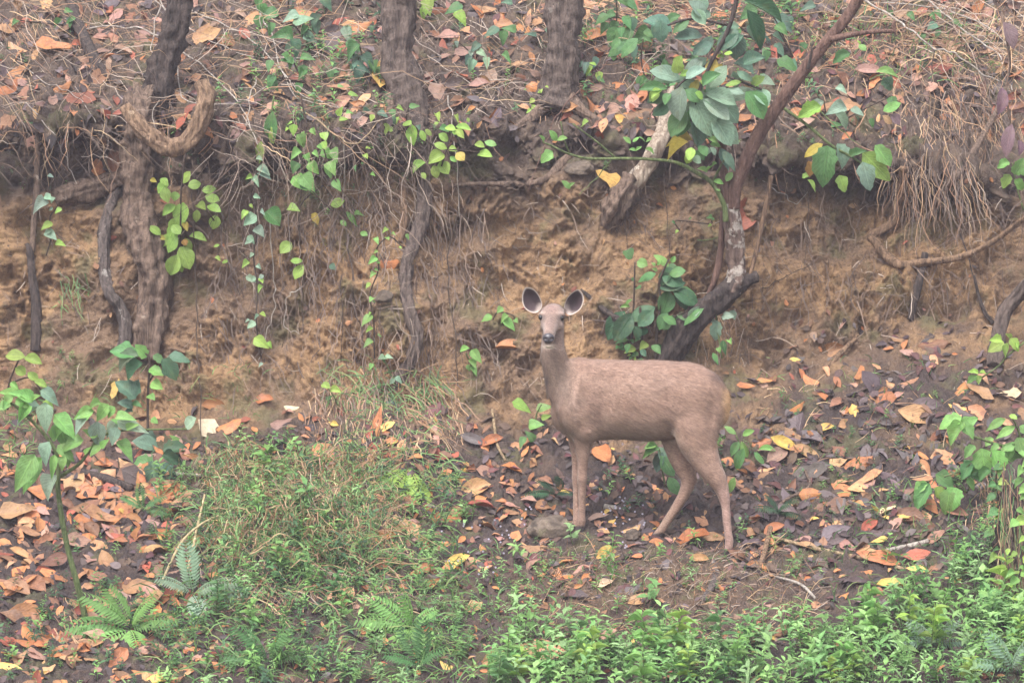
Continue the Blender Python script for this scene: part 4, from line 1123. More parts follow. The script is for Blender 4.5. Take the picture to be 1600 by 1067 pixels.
# sapling with pointed leaves, lower slope
ys = S(135, 972).y
plant('sapling', 'slender sapling with pale green pointed heart-shaped leaves on a bare grey stem', 'sapling', (136, 975), [ys, ys - 0.08],
    [[(136, 978, 5), (124, 925, 4.8), (104, 848, 4.4), (91, 770, 4), (91, 721, 3.4), (81, 694, 3), (56, 664, 2.4), (28, 638, 2), (2, 620, 1.6)],
     [(93, 745, 3), (124, 724, 2.6), (143, 699, 2.2), (157, 682, 2), (194, 672, 1.8), (240, 671, 1.6), (295, 670, 1.4)]],
    [(250, 350, 250, 505, 'grey', 'ovate', 0.52), (150, 350, 110, 450, 'light'), (225, 285, 322, 352, 'grey'), (185, 345, 72, 290, 'light'), (300, 418, 412, 537, 'light'),
     (275, 568, 240, 692, 'grey'), (192, 638, 88, 828, 'light', 'ovate', 0.48), (315, 755, 252, 878, 'grey', 'ovate', 0.65), (320, 588, 408, 660, 'light'), (465, 560, 345, 605, 'light', 'ovate', 0.7),
     (482, 438, 413, 512, 'grey'), (540, 455, 548, 595, 'grey', 'ovate', 0.6), (522, 398, 415, 432, 'light'), (605, 362, 530, 445, 'light', 'ovate', 0.6), (640, 375, 600, 432, 'light', 'ovate', 0.8),
     (650, 488, 622, 582, 'grey', 'ovate', 0.6), (650, 455, 805, 502, 'grey', 'ovate', 0.4), (648, 568, 740, 655, 'light'), (640, 440, 745, 432, 'light'), (565, 358, 488, 382, 'light'),
     (302, 640, 288, 765, 'light', 'ovate', 0.3), (190, 708, 172, 782, 'light'), (352, 648, 343, 725, 'light'), (75, 320, 8, 372, 'light', 'ovate', 0.6), (100, 300, 5, 290, 'light', 'ovate', 0.5),
     (90, 330, 160, 380, 'light'), (160, 350, 215, 310, 'light'), (250, 340, 290, 375, 'lime'), (540, 540, 470, 500, 'light', 'ovate', 0.6), (560, 590, 500, 640, 'light'), (560, 600, 590, 560, 'light'),
     (700, 500, 760, 470, 'light'), (1035, 495, 1078, 440, 'grey', 'round', 0.8), (700, 430, 660, 400, 'light'), (40, 350, 20, 385, 'light'), (470, 640, 500, 600, 'light')],
    (0, 530), Z, 'ovate', 0.55, STEM_GREEN, None, 0.25, 1.1)
ys = surf(15, 640)[0].y - 0.12
plant('seedling', 'small seedling with rounded yellow-green leaves against the foot of the bank', 'seedling', (12, 640), [ys, ys - .05], [[(12, 640, 1.6), (14, 600, 1.4), (30, 560, 1.2)], [(14, 600, 1.4), (45, 590, 1.2), (65, 610, 1)]],
    [(30, 95, 138, 92, 'lime', 'elliptic', 0.55), (135, 105, 232, 130, 'lime', 'elliptic', 0.5), (85, 160, 145, 190, 'lime', 'round', 0.8), (155, 185, 212, 222, 'lime', 'elliptic', 0.6), (190, 235, 262, 262, 'lime', 'elliptic', 0.5), (60, 240, 100, 275, 'light')],
    (0, 530), Z, 'elliptic', 0.5, STEM_BROWN)
# lobed plant
ys = surf(228, 690)[0].y - 0.10
plant('lobed_plant', 'dark green plant with large lobed leaves growing up against the gnarled root', 'plant', (232, 720), [ys, ys - 0.06],
    [[(232, 724, 2.4), (231, 680, 2.2), (231, 620, 2), (233, 560, 1.8), (218, 550, 1.5)], [(231, 600, 1.6), (250, 570, 1.4), (265, 558, 1.2)], [(232, 715, 1.8), (240, 705, 1.6), (252, 700, 1.4)]],
    [(770, 95, 612, 55, 'mid', 'lobed', 0.55), (775, 85, 645, 162, 'grey', 'lobed', 0.5), (815, 100, 760, 30, 'light', 'lobed', 0.6), (790, 130, 700, 215, 'dark', 'lobed', 0.6), (900, 110, 985, 225, 'dark', 'lobed', 0.55), (930, 100, 1050, 105, 'blue', 'lobed', 0.5),
     (850, 90, 920, 130, 'mid', 'lobed', 0.5), (830, 165, 905, 190, 'light', 'lobed', 0.6), (755, 330, 650, 228, 'blue', 'lobed', 0.6), (740, 385, 655, 345, 'blue', 'elliptic', 0.6), (745, 325, 765, 225, 'blue', 'lobed', 0.6), (735, 350, 790, 370, 'mid', 'ovate', 0.6),
     (880, 600, 738, 560, 'blue', 'elliptic', 0.55), (870, 560, 790, 530, 'blue', 'lobed', 0.6), (905, 625, 1042, 592, 'dark', 'lobed', 0.55), (905, 640, 1015, 695, 'dark', 'lobed', 0.5), (880, 680, 822, 790, 'blue', 'lobed', 0.7), (890, 690, 965, 825, 'blue', 'lobed', 0.5),
     (860, 690, 728, 700, 'mid', 'lobed', 0.6), (840, 240, 905, 275, 'light', 'ovate', 0.8), (825, 310, 860, 330, 'light', 'ovate', 0.8), (840, 440, 880, 465, 'light', 'ovate', 0.8), (990, 580, 955, 530, 'light', 'ovate', 0.6), (740, 400, 690, 400, 'blue', 'lobed')],
    (0, 530), Z, 'lobed', 0.55, STEM_BROWN)
# plant beside the crooked tree
ys = surf(1005, 560)[0].y - 0.08
plant('broadleaf_shrub', 'dark green broad-leaved shrub beside the dark base of the crooked tree', 'shrub', (1005, 562), [ys, ys - 0.10],
    [[(1000, 565, 2.4), (1003, 520, 2.2), (1000, 480, 2)], [(1024, 568, 2.4), (1026, 520, 2.2), (1032, 470, 2), (1030, 440, 1.8), (1045, 405, 1.4)], [(1026, 520, 2), (1045, 500, 1.6), (1075, 485, 1.3)], [(985, 560, 1.6), (990, 480, 1.4), (992, 410, 1.2)]],
    [(310, 780, 212, 935, 'dark', 'elliptic', 0.5), (440, 748, 300, 805, 'dark', 'elliptic', 0.5), (430, 770, 345, 852, 'dark', 'elliptic', 0.6), (320, 850, 350, 930, 'dark', 'elliptic', 0.5), (515, 655, 480, 790, 'mid', 'elliptic', 0.62), (535, 655, 692, 715, 'dark', 'elliptic', 0.5),
     (465, 645, 600, 595, 'dark', 'elliptic', 0.5), (520, 565, 600, 535, 'mid', 'elliptic', 0.7), (515, 520, 445, 452, 'light', 'elliptic', 0.45), (530, 500, 550, 465, 'light', 'elliptic', 0.6), (445, 560, 342, 592, 'mid', 'elliptic', 0.5), (510, 780, 458, 872, 'mid', 'elliptic', 0.6),
     (560, 790, 645, 800, 'mid', 'elliptic', 0.6), (625, 812, 695, 742, 'grey', 'elliptic', 0.4), (525, 560, 468, 625, 'dark', 'elliptic', 0.7), (475, 570, 600, 600, 'dark', 'elliptic', 0.7), (275, 445, 312, 475, 'mid', 'round', 0.9), (340, 495, 392, 508, 'light', 'round', 0.8),
     (280, 745, 305, 700, 'light', 'elliptic', 0.4), (300, 745, 245, 745, 'light', 'elliptic', 0.4), (335, 640, 355, 632, 'mid', 'round', 0.9), (440, 520, 420, 500, 'light', 'elliptic', 0.6), (450, 510, 470, 485, 'light', 'elliptic', 0.6), (600, 850, 690, 745, 'mid', 'elliptic', 0.3), (480, 800, 560, 830, 'mid', 'elliptic', 0.6),
     (400, 870, 350, 900, 'dark'), (420, 960, 470, 1000, 'mid'), (360, 980, 390, 1020, 'blue'), (300, 950, 280, 1000, 'mid')],
    (900, 270), Z, 'elliptic', 0.55, STEM_BROWN, None, 0.35, 1.0)
plant('trailing_plant', 'grey-green leaves trailing from the underside of the dark leaning trunk', 'plant', (1120, 500), [ys - 0.02, ys - 0.08], [[(1118, 480, 1.4), (1122, 520, 1.2), (1128, 560, 1)]],
    [(780, 820, 775, 935, 'grey', 'lobed', 0.5), (855, 768, 885, 812, 'grey', 'lobed', 0.7), (810, 800, 870, 790, 'grey', 'lobed', 0.6), (815, 930, 832, 1012, 'mid', 'lance', 0.35), (790, 970, 800, 1000, 'light', 'ovate', 0.8), (850, 930, 860, 945, 'light', 'ovate', 0.8), (760, 1000, 790, 1060, 'mid', 'lance', 0.35)],
    (900, 270), Z)
# crown of large leaves hanging from above, near the crooked tree
yt = Y_LEAN - 0.30
plant('hanging_bough', 'bough of large grey-green leaves with pale young tips hanging beside the leaning stem', 'bough', (1110, -20), [yt, yt - 0.10],
    [[(1160, -40, 4), (1140, 40, 3.4), (1110, 100, 3), (1090, 150, 2.6), (1080, 190, 2)], [(1110, 100, 2.4), (1070, 125, 2), (1055, 140, 1.6)], [(1110, 110, 2.2), (1150, 125, 2), (1190, 140, 1.6)], [(1140, 40, 2.4), (1080, 30, 2), (1030, 45, 1.6)]],
    [(935, 440, 782, 392, 'grey', 'elliptic', 0.5), (945, 480, 925, 655, 'grey', 'elliptic', 0.55), (925, 410, 912, 342, 'lime', 'elliptic', 0.75), (935, 420, 995, 405, 'lime', 'elliptic', 0.5), (965, 440, 1065, 378, 'grey', 'elliptic', 0.45), (960, 430, 1040, 335, 'grey', 'elliptic', 0.5),
     (865, 495, 720, 488, 'mid', 'elliptic', 0.35), (835, 505, 778, 535, 'lime', 'elliptic', 0.6), (885, 590, 785, 625, 'dark', 'elliptic', 0.6), (965, 610, 888, 745, 'mid', 'elliptic', 0.55), (1005, 545, 1105, 735, 'grey', 'elliptic', 0.52), (1060, 555, 1200, 650, 'grey', 'elliptic', 0.5),
     (985, 620, 1045, 805, 'blue', 'elliptic', 0.5), (1110, 635, 1215, 795, 'grey', 'elliptic', 0.5), (1080, 530, 1235, 570, 'grey', 'elliptic', 0.5), (1140, 540, 1255, 665, 'grey', 'elliptic', 0.55), (1100, 490, 1175, 378, 'grey', 'elliptic', 0.5), (1060, 480, 1145, 408, 'mid', 'elliptic', 0.5),
     (1185, 480, 1262, 448, 'lime', 'elliptic', 0.3), (1185, 500, 1278, 505, 'grey', 'elliptic', 0.4), (1300, 510, 1395, 645, 'mid', 'elliptic', 0.6), (1355, 505, 1423, 575, 'grey', 'elliptic', 0.7), (1338, 490, 1395, 428, 'lime', 'elliptic', 0.6), (1290, 480, 1348, 460, 'tan', 'elliptic', 0.5),
     (1085, 420, 1130, 340, 'yellow', 'elliptic', 0.6), (1000, 510, 1030, 450, 'yellow', 'lobed', 0.6), (1060, 550, 1030, 515, 'lime', 'round', 0.8), (1070, 470, 1050, 450, 'lime'), (880, 520, 850, 575, 'mid', 'elliptic', 0.6), (960, 500, 1040, 560, 'mid', 'elliptic', 0.6),
     (1060, 100, 995, 10, 'grey', 'elliptic', 0.6), (1000, 60, 1070, 125, 'grey', 'elliptic', 0.6), (890, 180, 755, 105, 'blue', 'elliptic', 0.6), (825, 110, 830, 225, 'blue', 'elliptic', 0.6), (985, 110, 900, 160, 'mid', 'elliptic', 0.5), (1305, 55, 1385, 255, 'dark', 'elliptic', 0.3),
     (1285, 360, 1388, 315, 'blue', 'elliptic', 0.6), (1260, 170, 1140, 260, 'blue', 'elliptic', 0.6), (1060, 200, 915, 205, 'blue', 'elliptic', 0.5), (1110, 240, 1015, 285, 'blue', 'elliptic', 0.6), (1170, 300, 1160, 285, 'lime'), (1180, 300, 1215, 290, 'lime', 'elliptic', 0.5),
     (700, 215, 605, 300, 'mid', 'elliptic', 0.5), (600, 215, 560, 270, 'mid'), (1200, 280, 1270, 200, 'blue', 'elliptic', 0.6), (1250, 400, 1330, 430, 'blue', 'elliptic', 0.5), (1040, 810, 1080, 860, 'mid', 'elliptic', 0.7), (1000, 880, 1050, 900, 'grey', 'elliptic', 0.8), (980, 790, 860, 860, 'yellow', 'lance', 0.3),
     (1170, 840, 1240, 935, 'blue', 'lance', 0.35), (1000, 820, 985, 885, 'lime', 'elliptic', 0.6), (1090, 770, 1140, 790, 'light'), (1100, 820, 1130, 860, 'grey')],
    (800, 0), Z, 'elliptic', 0.5, BARK_DARK, None, 0.85, 1.1)
# arching green shoot with paired leaves
ya = Y_LEAN - 0.2
plant('arching_shoot', 'thin green shoot arching level from the leaning stem with small paired leaves', 'shoot', (1134, 345), [ya, ya - 0.12],
    [[(1134, 346, 4.6), (1131, 320, 4.2), (1112, 286, 3.6), (1085, 268, 3.2), (1055, 254, 2.8), (1010, 249, 2.4), (965, 248, 2.2), (920, 248, 2), (890, 241, 1.8), (868, 231, 1.6), (848, 222, 1.3)],
     [(963, 248, 1.8), (930, 220, 1.5), (895, 194, 1.2)], [(890, 240, 1.4), (882, 220, 1.2), (876, 190, 1)], [(1112, 288, 2.4), (1125, 262, 2), (1132, 250, 1.6)]],
    [(250, 785, 218, 728, 'light'), (250, 780, 305, 765, 'light'), (175, 790, 155, 752, 'light'), (390, 705, 420, 672, 'lime', 'elliptic', 0.8), (225, 840, 160, 900, 'light', 'lobed', 0.6), (325, 1050, 285, 1005, 'light'), (315, 1040, 345, 1015, 'light'), (660, 800, 620, 760, 'light'), (670, 790, 700, 760, 'light'),
     (690, 840, 650, 830, 'light'), (690, 840, 720, 815, 'light'), (740, 790, 715, 755, 'light'), (745, 790, 775, 770, 'light'), (740, 830, 790, 850, 'light'), (1120, 1010, 1175, 1020, 'light', 'elliptic', 0.5), (1085, 960, 1035, 935, 'light'), (1085, 955, 1100, 925, 'light'), (1190, 1010, 1220, 955, 'light', 'elliptic', 0.55), (1110, 930, 1135, 905, 'light'), (1160, 1060, 1135, 1050, 'light')],
    (800, 0), Z, 'elliptic', 0.45)
# chewed-leaf branch
yr_ = surf(1300, 240)[0].y - 0.22
plant('chewed_bough', 'drooping branch with holed green and yellow leaves over the shaded hollow', 'bough', (1225, 170), [yr_, yr_ - 0.08],
    [[(1225, 170, 2.6), (1260, 195, 2.4), (1300, 228, 2.2), (1332, 246, 1.8), (1355, 262, 1.4)]],
    [(330, 810, 300, 1035, 'mid', 'lobed', 0.5), (385, 800, 430, 930, 'grey', 'lobed', 0.55), (525, 850, 685, 1005, 'lime', 'lobed', 0.45), (595, 808, 685, 922, 'light', 'lobed', 0.5), (525, 900, 575, 1062, 'grey', 'lobed', 0.5), (395, 975, 432, 1065, 'lime', 'lobed', 0.6), (305, 800, 200, 865, 'yellow', 'elliptic', 0.4),
     (225, 895, 235, 985, 'orange', 'lobed', 0.5), (375, 635, 445, 715, 'grey', 'lobed', 0.5), (295, 590, 165, 645, 'lime', 'lobed', 0.5), (455, 295, 358, 345, 'mid', 'lobed', 0.5), (640, 435, 695, 495, 'dark', 'lobed', 0.9), (640, 620, 725, 560, 'light', 'elliptic', 0.6), (50, 335, 165, 375, 'mid', 'lobed', 0.6),
     (690, 690, 650, 640, 'tan', 'elliptic', 0.6), (220, 1000, 270, 1060, 'lime', 'lance', 0.3), (460, 880, 540, 830, 'mid', 'lobed', 0.5), (190, 990, 240, 960, 'lime'), (680, 640, 735, 690, 'purple', 'elliptic', 0.7), (600, 400, 730, 415, 'light', 'lance', 0.35), (505, 250, 545, 275, 'light', 'elliptic', 0.6), (510, 250, 500, 225, 'lime')],
    (1200, 0), Z, 'lobed', 0.5)
# purple leaves on the pale twigs
yp = surf(1570, 120)[0].y - 0.38
plant('purple_twig', 'leafless-looking twig carrying a few long purple drooping leaves', 'twig', (1582, 100), [yp, yp - 0.03], [[(1565, 20, 2), (1578, 95, 2), (1572, 140, 1.6), (1580, 195, 1.4), (1592, 222, 1.2)]],
    [(1310, 125, 1372, 272, 'purple', 'elliptic', 0.42), (1300, 485, 1290, 640, 'purple', 'elliptic', 0.38), (1355, 690, 1318, 875, 'purple', 'elliptic', 0.35), (1390, 780, 1402, 865, 'purple', 'elliptic', 0.4)], (1200, 0), Z, 'elliptic', 0.4, BARK_BROWN)
plant('bright_creeper', 'bright green creeper leaves against the dark recess above the twisted trunk', 'creeper', (1590, 330), [surf(1585, 300)[0].y - 0.12] * 2, [[(1600, 330, 1.4), (1588, 290, 1.2), (1582, 255, 1)]],
    [(1340, 900, 1275, 930, 'light', 'lobed', 0.6), (1370, 970, 1420, 885, 'light', 'lobed', 0.6), (1345, 970, 1300, 1045, 'lime', 'lobed', 0.6), (1370, 1000, 1423, 1060, 'light', 'lobed', 0.6), (1400, 940, 1440, 980, 'light', 'lobed', 0.6)], (1200, 0), Z, 'lobed', 0.6)
# seedlings on the far side
ys = surf(1500, 770)[0].y - 0.22
plant('jagged_sapling', 'bright green sapling with jagged maple-like leaves beside the fibrous stump', 'sapling', (1620, 720), [ys, ys - 0.08],
    [[(1640, 735, 3), (1590, 705, 2.6), (1555, 693, 2.2), (1522, 682, 1.8)], [(1560, 695, 1.8), (1530, 715, 1.6), (1500, 735, 1.5), (1475, 745, 1.3)], [(1600, 705, 2), (1590, 670, 1.6), (1580, 650, 1.3)]],
    [(1090, 465, 1005, 575, 'light', 'lobed', 0.55), (1065, 470, 1148, 545, 'light', 'lobed', 0.55), (1150, 590, 1090, 655, 'light', 'lobed', 0.5), (1185, 605, 1212, 758, 'light', 'lobed', 0.6), (1245, 615, 1308, 778, 'light', 'lobed', 0.5), (1135, 675, 1075, 775, 'mid', 'lobed', 0.5), (1105, 770, 1155, 835, 'light', 'lobed', 0.5),
     (930, 750, 1042, 825, 'mid', 'ovate', 0.7), (1010, 835, 998, 968, 'light', 'lobed', 0.75), (880, 790, 812, 850, 'light', 'lobed', 0.5), (900, 800, 808, 905, 'mid', 'lobed', 0.5), (930, 820, 960, 890, 'lime', 'lobed', 0.6), (1320, 580, 1345, 668, 'light', 'lobed', 0.7), (1385, 545, 1430, 650, 'light', 'lobed', 0.6), (1375, 485, 1265, 545, 'light', 'lance', 0.35),
     (1340, 425, 1385, 440, 'lime'), (1280, 580, 1240, 620, 'light'), (1400, 480, 1450, 530, 'light', 'lobed', 0.6), (1370, 600, 1300, 610, 'light', 'lobed', 0.6), (1180, 700, 1120, 740, 'mid', 'lobed', 0.6), (1230, 720, 1170, 780, 'mid', 'lobed', 0.6)],
    (1200, 530), Z, 'lobed', 0.55, STEM_GREEN, None, 0.4)
ys = surf(1560, 545)[0].y - 0.35
plant('pale_seedling', 'pale bright green seedling with a long bare petiole in front of the twisted trunk', 'seedling', (1610, 530), [ys, ys - 0.05],
    [[(1625, 510, 2), (1600, 535, 1.8), (1575, 555, 1.6), (1560, 572, 1.4), (1534, 590, 1.2)]],
    [(1310, 15, 1225, 65, 'lime', 'lobed', 0.6), (1330, 20, 1315, 95, 'lime', 'lance', 0.4), (1345, -5, 1400, 60, 'lime', 'lobed', 0.6), (1300, 5, 1240, 0, 'lime', 'lobed', 0.6), (1340, 0, 1330, -30, 'lime', 'lobed', 0.7), (1380, 20, 1390, 50, 'lime', 'lobed', 0.5), (1170, 190, 1115, 175, 'lime'), (1165, 200, 1172, 245, 'lime', 'ovate', 0.7), (1175, 190, 1205, 182, 'lime'), (1160, 205, 1105, 240, 'light')],
    (1200, 530), Z, 'lobed', 0.5)
# yellow-green creepers on the bank
ys = surf(280, 350)[0].y - 0.10
plant('yellowing_creeper', 'yellow-green oval-leaved creeper hanging beside the thick gnarled root', 'creeper', (285, 270), [ys, ys - 0.08],
    [[(290, 230, 1.6), (283, 300, 1.5), (282, 350, 1.4), (280, 410, 1.2)], [(300, 250, 1.4), (312, 310, 1.2), (335, 345, 1)]],
    [(975, 178, 902, 232, 'lime', 'elliptic', 0.5), (1020, 165, 1000, 295, 'lime', 'elliptic', 0.6), (985, 285, 925, 362, 'lime', 'elliptic', 0.8), (895, 345, 825, 295, 'lime', 'elliptic', 0.45), (985, 345, 920, 435, 'lime', 'elliptic', 0.6), (1000, 410, 1060, 535, 'lime', 'elliptic', 0.65), (985, 455, 945, 572, 'lime', 'elliptic', 0.6), (1000, 475, 1010, 555, 'lime', 'elliptic', 0.5),
     (1095, 205, 1090, 275, 'lime', 'elliptic', 0.55), (1050, 355, 1150, 372, 'lime', 'elliptic', 0.45), (1095, 180, 1140, 198, 'lime', 'elliptic', 0.7), (1150, 185, 1228, 212, 'lime', 'elliptic', 0.5), (1200, 235, 1185, 315, 'lime', 'elliptic', 0.7), (1045, 75, 1115, 55, 'lime', 'elliptic', 0.7), (1140, 130, 1215, 145, 'lime', 'elliptic', 0.6), (915, 80, 930, 165, 'lime', 'elliptic', 0.6), (975, 105, 970, 155, 'lime', 'elliptic', 0.8),
     (895, 30, 930, 70, 'lime'), (835, 40, 870, 50, 'yellow'), (1025, 275, 1040, 320, 'yellow', 'elliptic', 0.5), (1020, 370, 1035, 405, 'orange', 'elliptic', 0.8), (880, 355, 920, 368, 'yellow', 'elliptic', 0.6), (960, 290, 1000, 330, 'lime', 'elliptic', 0.7), (1195, 470, 1225, 485, 'lime'), (1235, 495, 1262, 485, 'lime')],
    (0, 270), Z, 'elliptic', 0.55, STEM_BROWN, None, 0.4)
ys = surf(700, 240)[0].y - 0.14
plant('spotted_creeper', 'creeper with spotted yellow-green oval leaves hanging below the brown tree trunk', 'creeper', (665, 170), [ys, ys - 0.08],
    [[(630, 165, 1.4), (650, 200, 1.3), (680, 230, 1.2), (720, 235, 1.1), (765, 240, 1)], [(700, 180, 1.2), (702, 215, 1), (690, 260, 1)]],
    [(945, 905, 868, 950, 'lime', 'elliptic', 0.6), (1048, 862, 960, 900, 'lime', 'elliptic', 0.7), (1020, 900, 1070, 965, 'lime', 'elliptic', 0.7), (985, 920, 1010, 990, 'lime', 'elliptic', 0.6), (1068, 835, 1118, 835, 'lime', 'elliptic', 0.8), (1115, 850, 1155, 885, 'yellow', 'elliptic', 0.8), (1230, 865, 1312, 865, 'lime', 'elliptic', 0.55), (1270, 790, 1335, 800, 'light', 'elliptic', 0.5),
     (1215, 805, 1270, 815, 'lime', 'elliptic', 0.6), (1110, 705, 1195, 715, 'lime', 'elliptic', 0.45), (1015, 745, 1070, 785, 'lime', 'elliptic', 0.6), (870, 695, 870, 805, 'lime', 'elliptic', 0.5), (915, 725, 940, 780, 'lime', 'elliptic', 0.5), (820, 685, 858, 682, 'lime', 'elliptic', 0.8), (780, 600, 820, 610, 'lime', 'ovate', 0.6), (1050, 710, 1110, 720, 'lime', 'elliptic', 0.5), (1110, 720, 1155, 765, 'lime', 'elliptic', 0.5),
     (990, 690, 1015, 680, 'lime', 'elliptic', 0.6), (1110, 640, 1125, 680, 'lime', 'ovate', 0.4), (940, 720, 980, 750, 'lime'), (1080, 870, 1115, 895, 'light', 'elliptic', 0.7), (990, 800, 1060, 820, 'lime', 'elliptic', 0.5), (920, 960, 940, 990, 'lime', 'elliptic', 0.6), (800, 670, 785, 655, 'light', 'elliptic', 0.8), (1090, 725, 1120, 745, 'lime', 'elliptic', 0.7), (1175, 655, 1185, 680, 'lime', 'elliptic', 0.7)],
    (400, 0), Z, 'elliptic', 0.55, STEM_BROWN)
ys = surf(490, 240)[0].y - 0.14
plant('leafy_creeper', 'green creeper with heart-shaped leaves cascading over the lip of the bank', 'creeper', (490, 170), [ys, ys - 0.1],
    [[(470, 150, 1.4), (478, 200, 1.3), (470, 240, 1.2), (482, 290, 1.1), (520, 330, 1)], [(490, 190, 1.2), (505, 230, 1.1), (518, 270, 1), (555, 330, 1)]],
    [(250, 840, 190, 880, 'light', 'ovate', 0.7), (210, 690, 205, 755, 'lime', 'ovate', 0.7), (225, 750, 275, 820, 'light', 'ovate', 0.7), (235, 905, 200, 960, 'mid', 'ovate', 0.9), (290, 905, 350, 965, 'light', 'ovate', 0.7), (250, 975, 325, 1055, 'light', 'ovate', 0.75), (405, 840, 455, 895, 'light', 'ovate', 0.8), (400, 900, 440, 970, 'light', 'ovate', 0.7), (365, 790, 390, 830, 'lime', 'ovate', 0.9), (310, 850, 350, 870, 'light', 'ovate', 0.8), (305, 715, 330, 750, 'light', 'ovate', 0.7),
     (460, 670, 515, 660, 'lime', 'ovate', 0.6), (510, 520, 570, 528, 'lime', 'ovate', 0.5), (500, 630, 535, 625, 'light', 'ovate', 0.6), (340, 810, 370, 830, 'light', 'ovate', 0.7), (430, 1000, 470, 1060, 'light'), (240, 1020, 330, 1045, 'mid', 'ovate', 0.6), (600, 860, 620, 880, 'lime'), (640, 965, 660, 975, 'light'), (540, 930, 555, 945, 'mid'), (180, 710, 160, 730, 'lime'), (450, 480, 490, 480, 'light')],
    (400, 0), Z, 'ovate', 0.6, STEM_BROWN, None, 0.7)
ys = surf(430, 390)[0].y - 0.08
plant('sparse_creeper', 'bare creeper with a few round leaves, one pink-tipped, high on the clay face', 'creeper', (470, 280), [ys, ys - 0.06],
    [[(505, 290, 1.2), (470, 320, 1.2), (468, 370, 1.1), (470, 410, 1)], [(505, 290, 1.1), (545, 340, 1)]],
    [(55, 215, 130, 280, 'mid', 'round', 0.8), (195, 385, 135, 445, 'lime', 'elliptic', 0.65), (190, 490, 255, 480, 'lime', 'elliptic', 0.55), (260, 510, 205, 580, 'lime', 'elliptic', 0.7), (415, 180, 480, 150, 'lime', 'elliptic', 0.6), (500, 215, 565, 300, 'light', 'lance', 0.25), (545, 235, 600, 230, 'light', 'ovate', 0.5), (240, 40, 330, 100, 'light', 'ovate', 0.7), (315, 225, 345, 285, 'yellow', 'lobed', 0.5), (175, 200, 240, 200, 'lime', 'ovate', 0.8), (470, 265, 500, 290, 'light'),
     (580, 330, 615, 340, 'light'), (410, 510, 445, 540, 'blue', 'ovate', 0.8)],
    (400, 270), Z, 'elliptic', 0.6, STEM_BROWN)
# long strap leaves
ys = surf(415, 200)[0].y - 0.12
plant('strap_leaf_plant', 'pair of long hanging strap leaves dark green fading to yellow', 'plant', (425, 165), [ys, ys - 0.03], [[(428, 150, 1.4), (426, 165, 1.4), (424, 180, 1.2)], [(412, 205, 1.2), (408, 220, 1)]],
    [(90, 620, 80, 805, 'mid', 'elliptic', 0.34), (30, 785, 5, 910, 'lime', 'elliptic', 0.4), (75, 700, 95, 800, 'lime', 'elliptic', 0.4)], (400, 0), Z, 'elliptic', 0.35, STEM_GREEN)
ys = surf(735, 565)[0].y - 0.08
plant('clay_seedling', 'small green seedling with five leaves alone on the clay beside the deer\'s neck', 'seedling', (742, 590), [ys, ys - .03], [[(742, 592, 1.2), (736, 570, 1.1), (728, 552, 1)]],
    [(1135, 65, 1178, 45, 'light', 'elliptic', 0.6), (1195, 60, 1255, 130, 'light', 'ovate', 0.55), (1190, 110, 1225, 155, 'light', 'ovate', 0.7), (1175, 140, 1190, 180, 'light', 'ovate', 0.6), (1200, 150, 1228, 200, 'light', 'ovate', 0.5)], (400, 530), Z)
ys = surf(520, 620)[0].y - 0.1
plant('clay_seedling', 'tiny round-leaved seedling on the clay above the grassy tussock', 'seedling', (525, 640), [ys, ys - .03], [[(530, 640, 1.1), (522, 620, 1), (512, 606, 0.9)]],
    [(362, 255, 412, 265, 'lime', 'round', 0.7), (412, 290, 468, 285, 'lime', 'round', 0.7), (390, 340, 420, 310, 'mid', 'ovate', 0.6)], (400, 530), Z)
ys = surf(605, 560)[0].y - 0.1
plant('nettle_seedling', 'small nettle-like seedling growing at the foot of the snaking root', 'seedling', (615, 600), [ys, ys - .03], [[(618, 600, 1.1), (604, 570, 1), (596, 555, 0.9)]],
    [(720, 100, 680, 105, 'grey', 'ovate', 0.7), (715, 95, 760, 100, 'grey', 'ovate', 0.6), (700, 90, 715, 130, 'mid', 'ovate', 0.6), (770, 220, 738, 250, 'grey', 'ovate', 0.7), (770, 215, 815, 240, 'grey', 'ovate', 0.7), (740, 345, 720, 365, 'blue', 'ovate', 0.8), (745, 345, 775, 360, 'blue', 'ovate', 0.7), (800, 400, 780, 380, 'blue'), (760, 490, 740, 500, 'grey')], (400, 530), Z)
ys = surf(840, 650)[0].y - 0.14
plant('bramble_shoot', 'yellow-green serrated shoot in front of the chest of the deer', 'shoot', (835, 700), [ys, ys - .04], [[(832, 700, 1.4), (836, 670, 1.3), (838, 648, 1.1), (846, 632, 1)]],
    [(800, 628, 832, 640, 'lime', 'ovate', 0.6), (838, 640, 862, 632, 'light', 'ovate', 0.6), (826, 668, 848, 660, 'light', 'ovate', 0.8), (834, 690, 822, 672, 'mid', 'ovate', 0.6), (820, 682, 812, 700, 'mid', 'ovate', 0.5), (846, 655, 862, 648, 'lime', 'ovate', 0.5)], (0, 0), 1.0)
ys = surf(1035, 745)[0].y - 0.05
plant('broadleaf_seedling', 'green broad-leaved seedling seen between the belly and hind legs of the deer', 'seedling', (1040, 770), [ys, ys - .05], [[(1042, 772, 1.6), (1035, 735, 1.4), (1030, 700, 1.2)]],
    [(1030, 700, 1003, 712, 'mid', 'ovate', 0.6), (1028, 698, 1042, 730, 'grey', 'elliptic', 0.5), (1032, 712, 1056, 742, 'mid', 'elliptic', 0.5), (1045, 745, 1060, 772, 'mid', 'elliptic', 0.5), (1036, 706, 1024, 738, 'blue', 'elliptic', 0.5), (1024, 694, 1006, 700, 'light', 'ovate', 0.6)], (0, 0), 1.0)
ys = surf(1170, 700)[0].y - 0.05
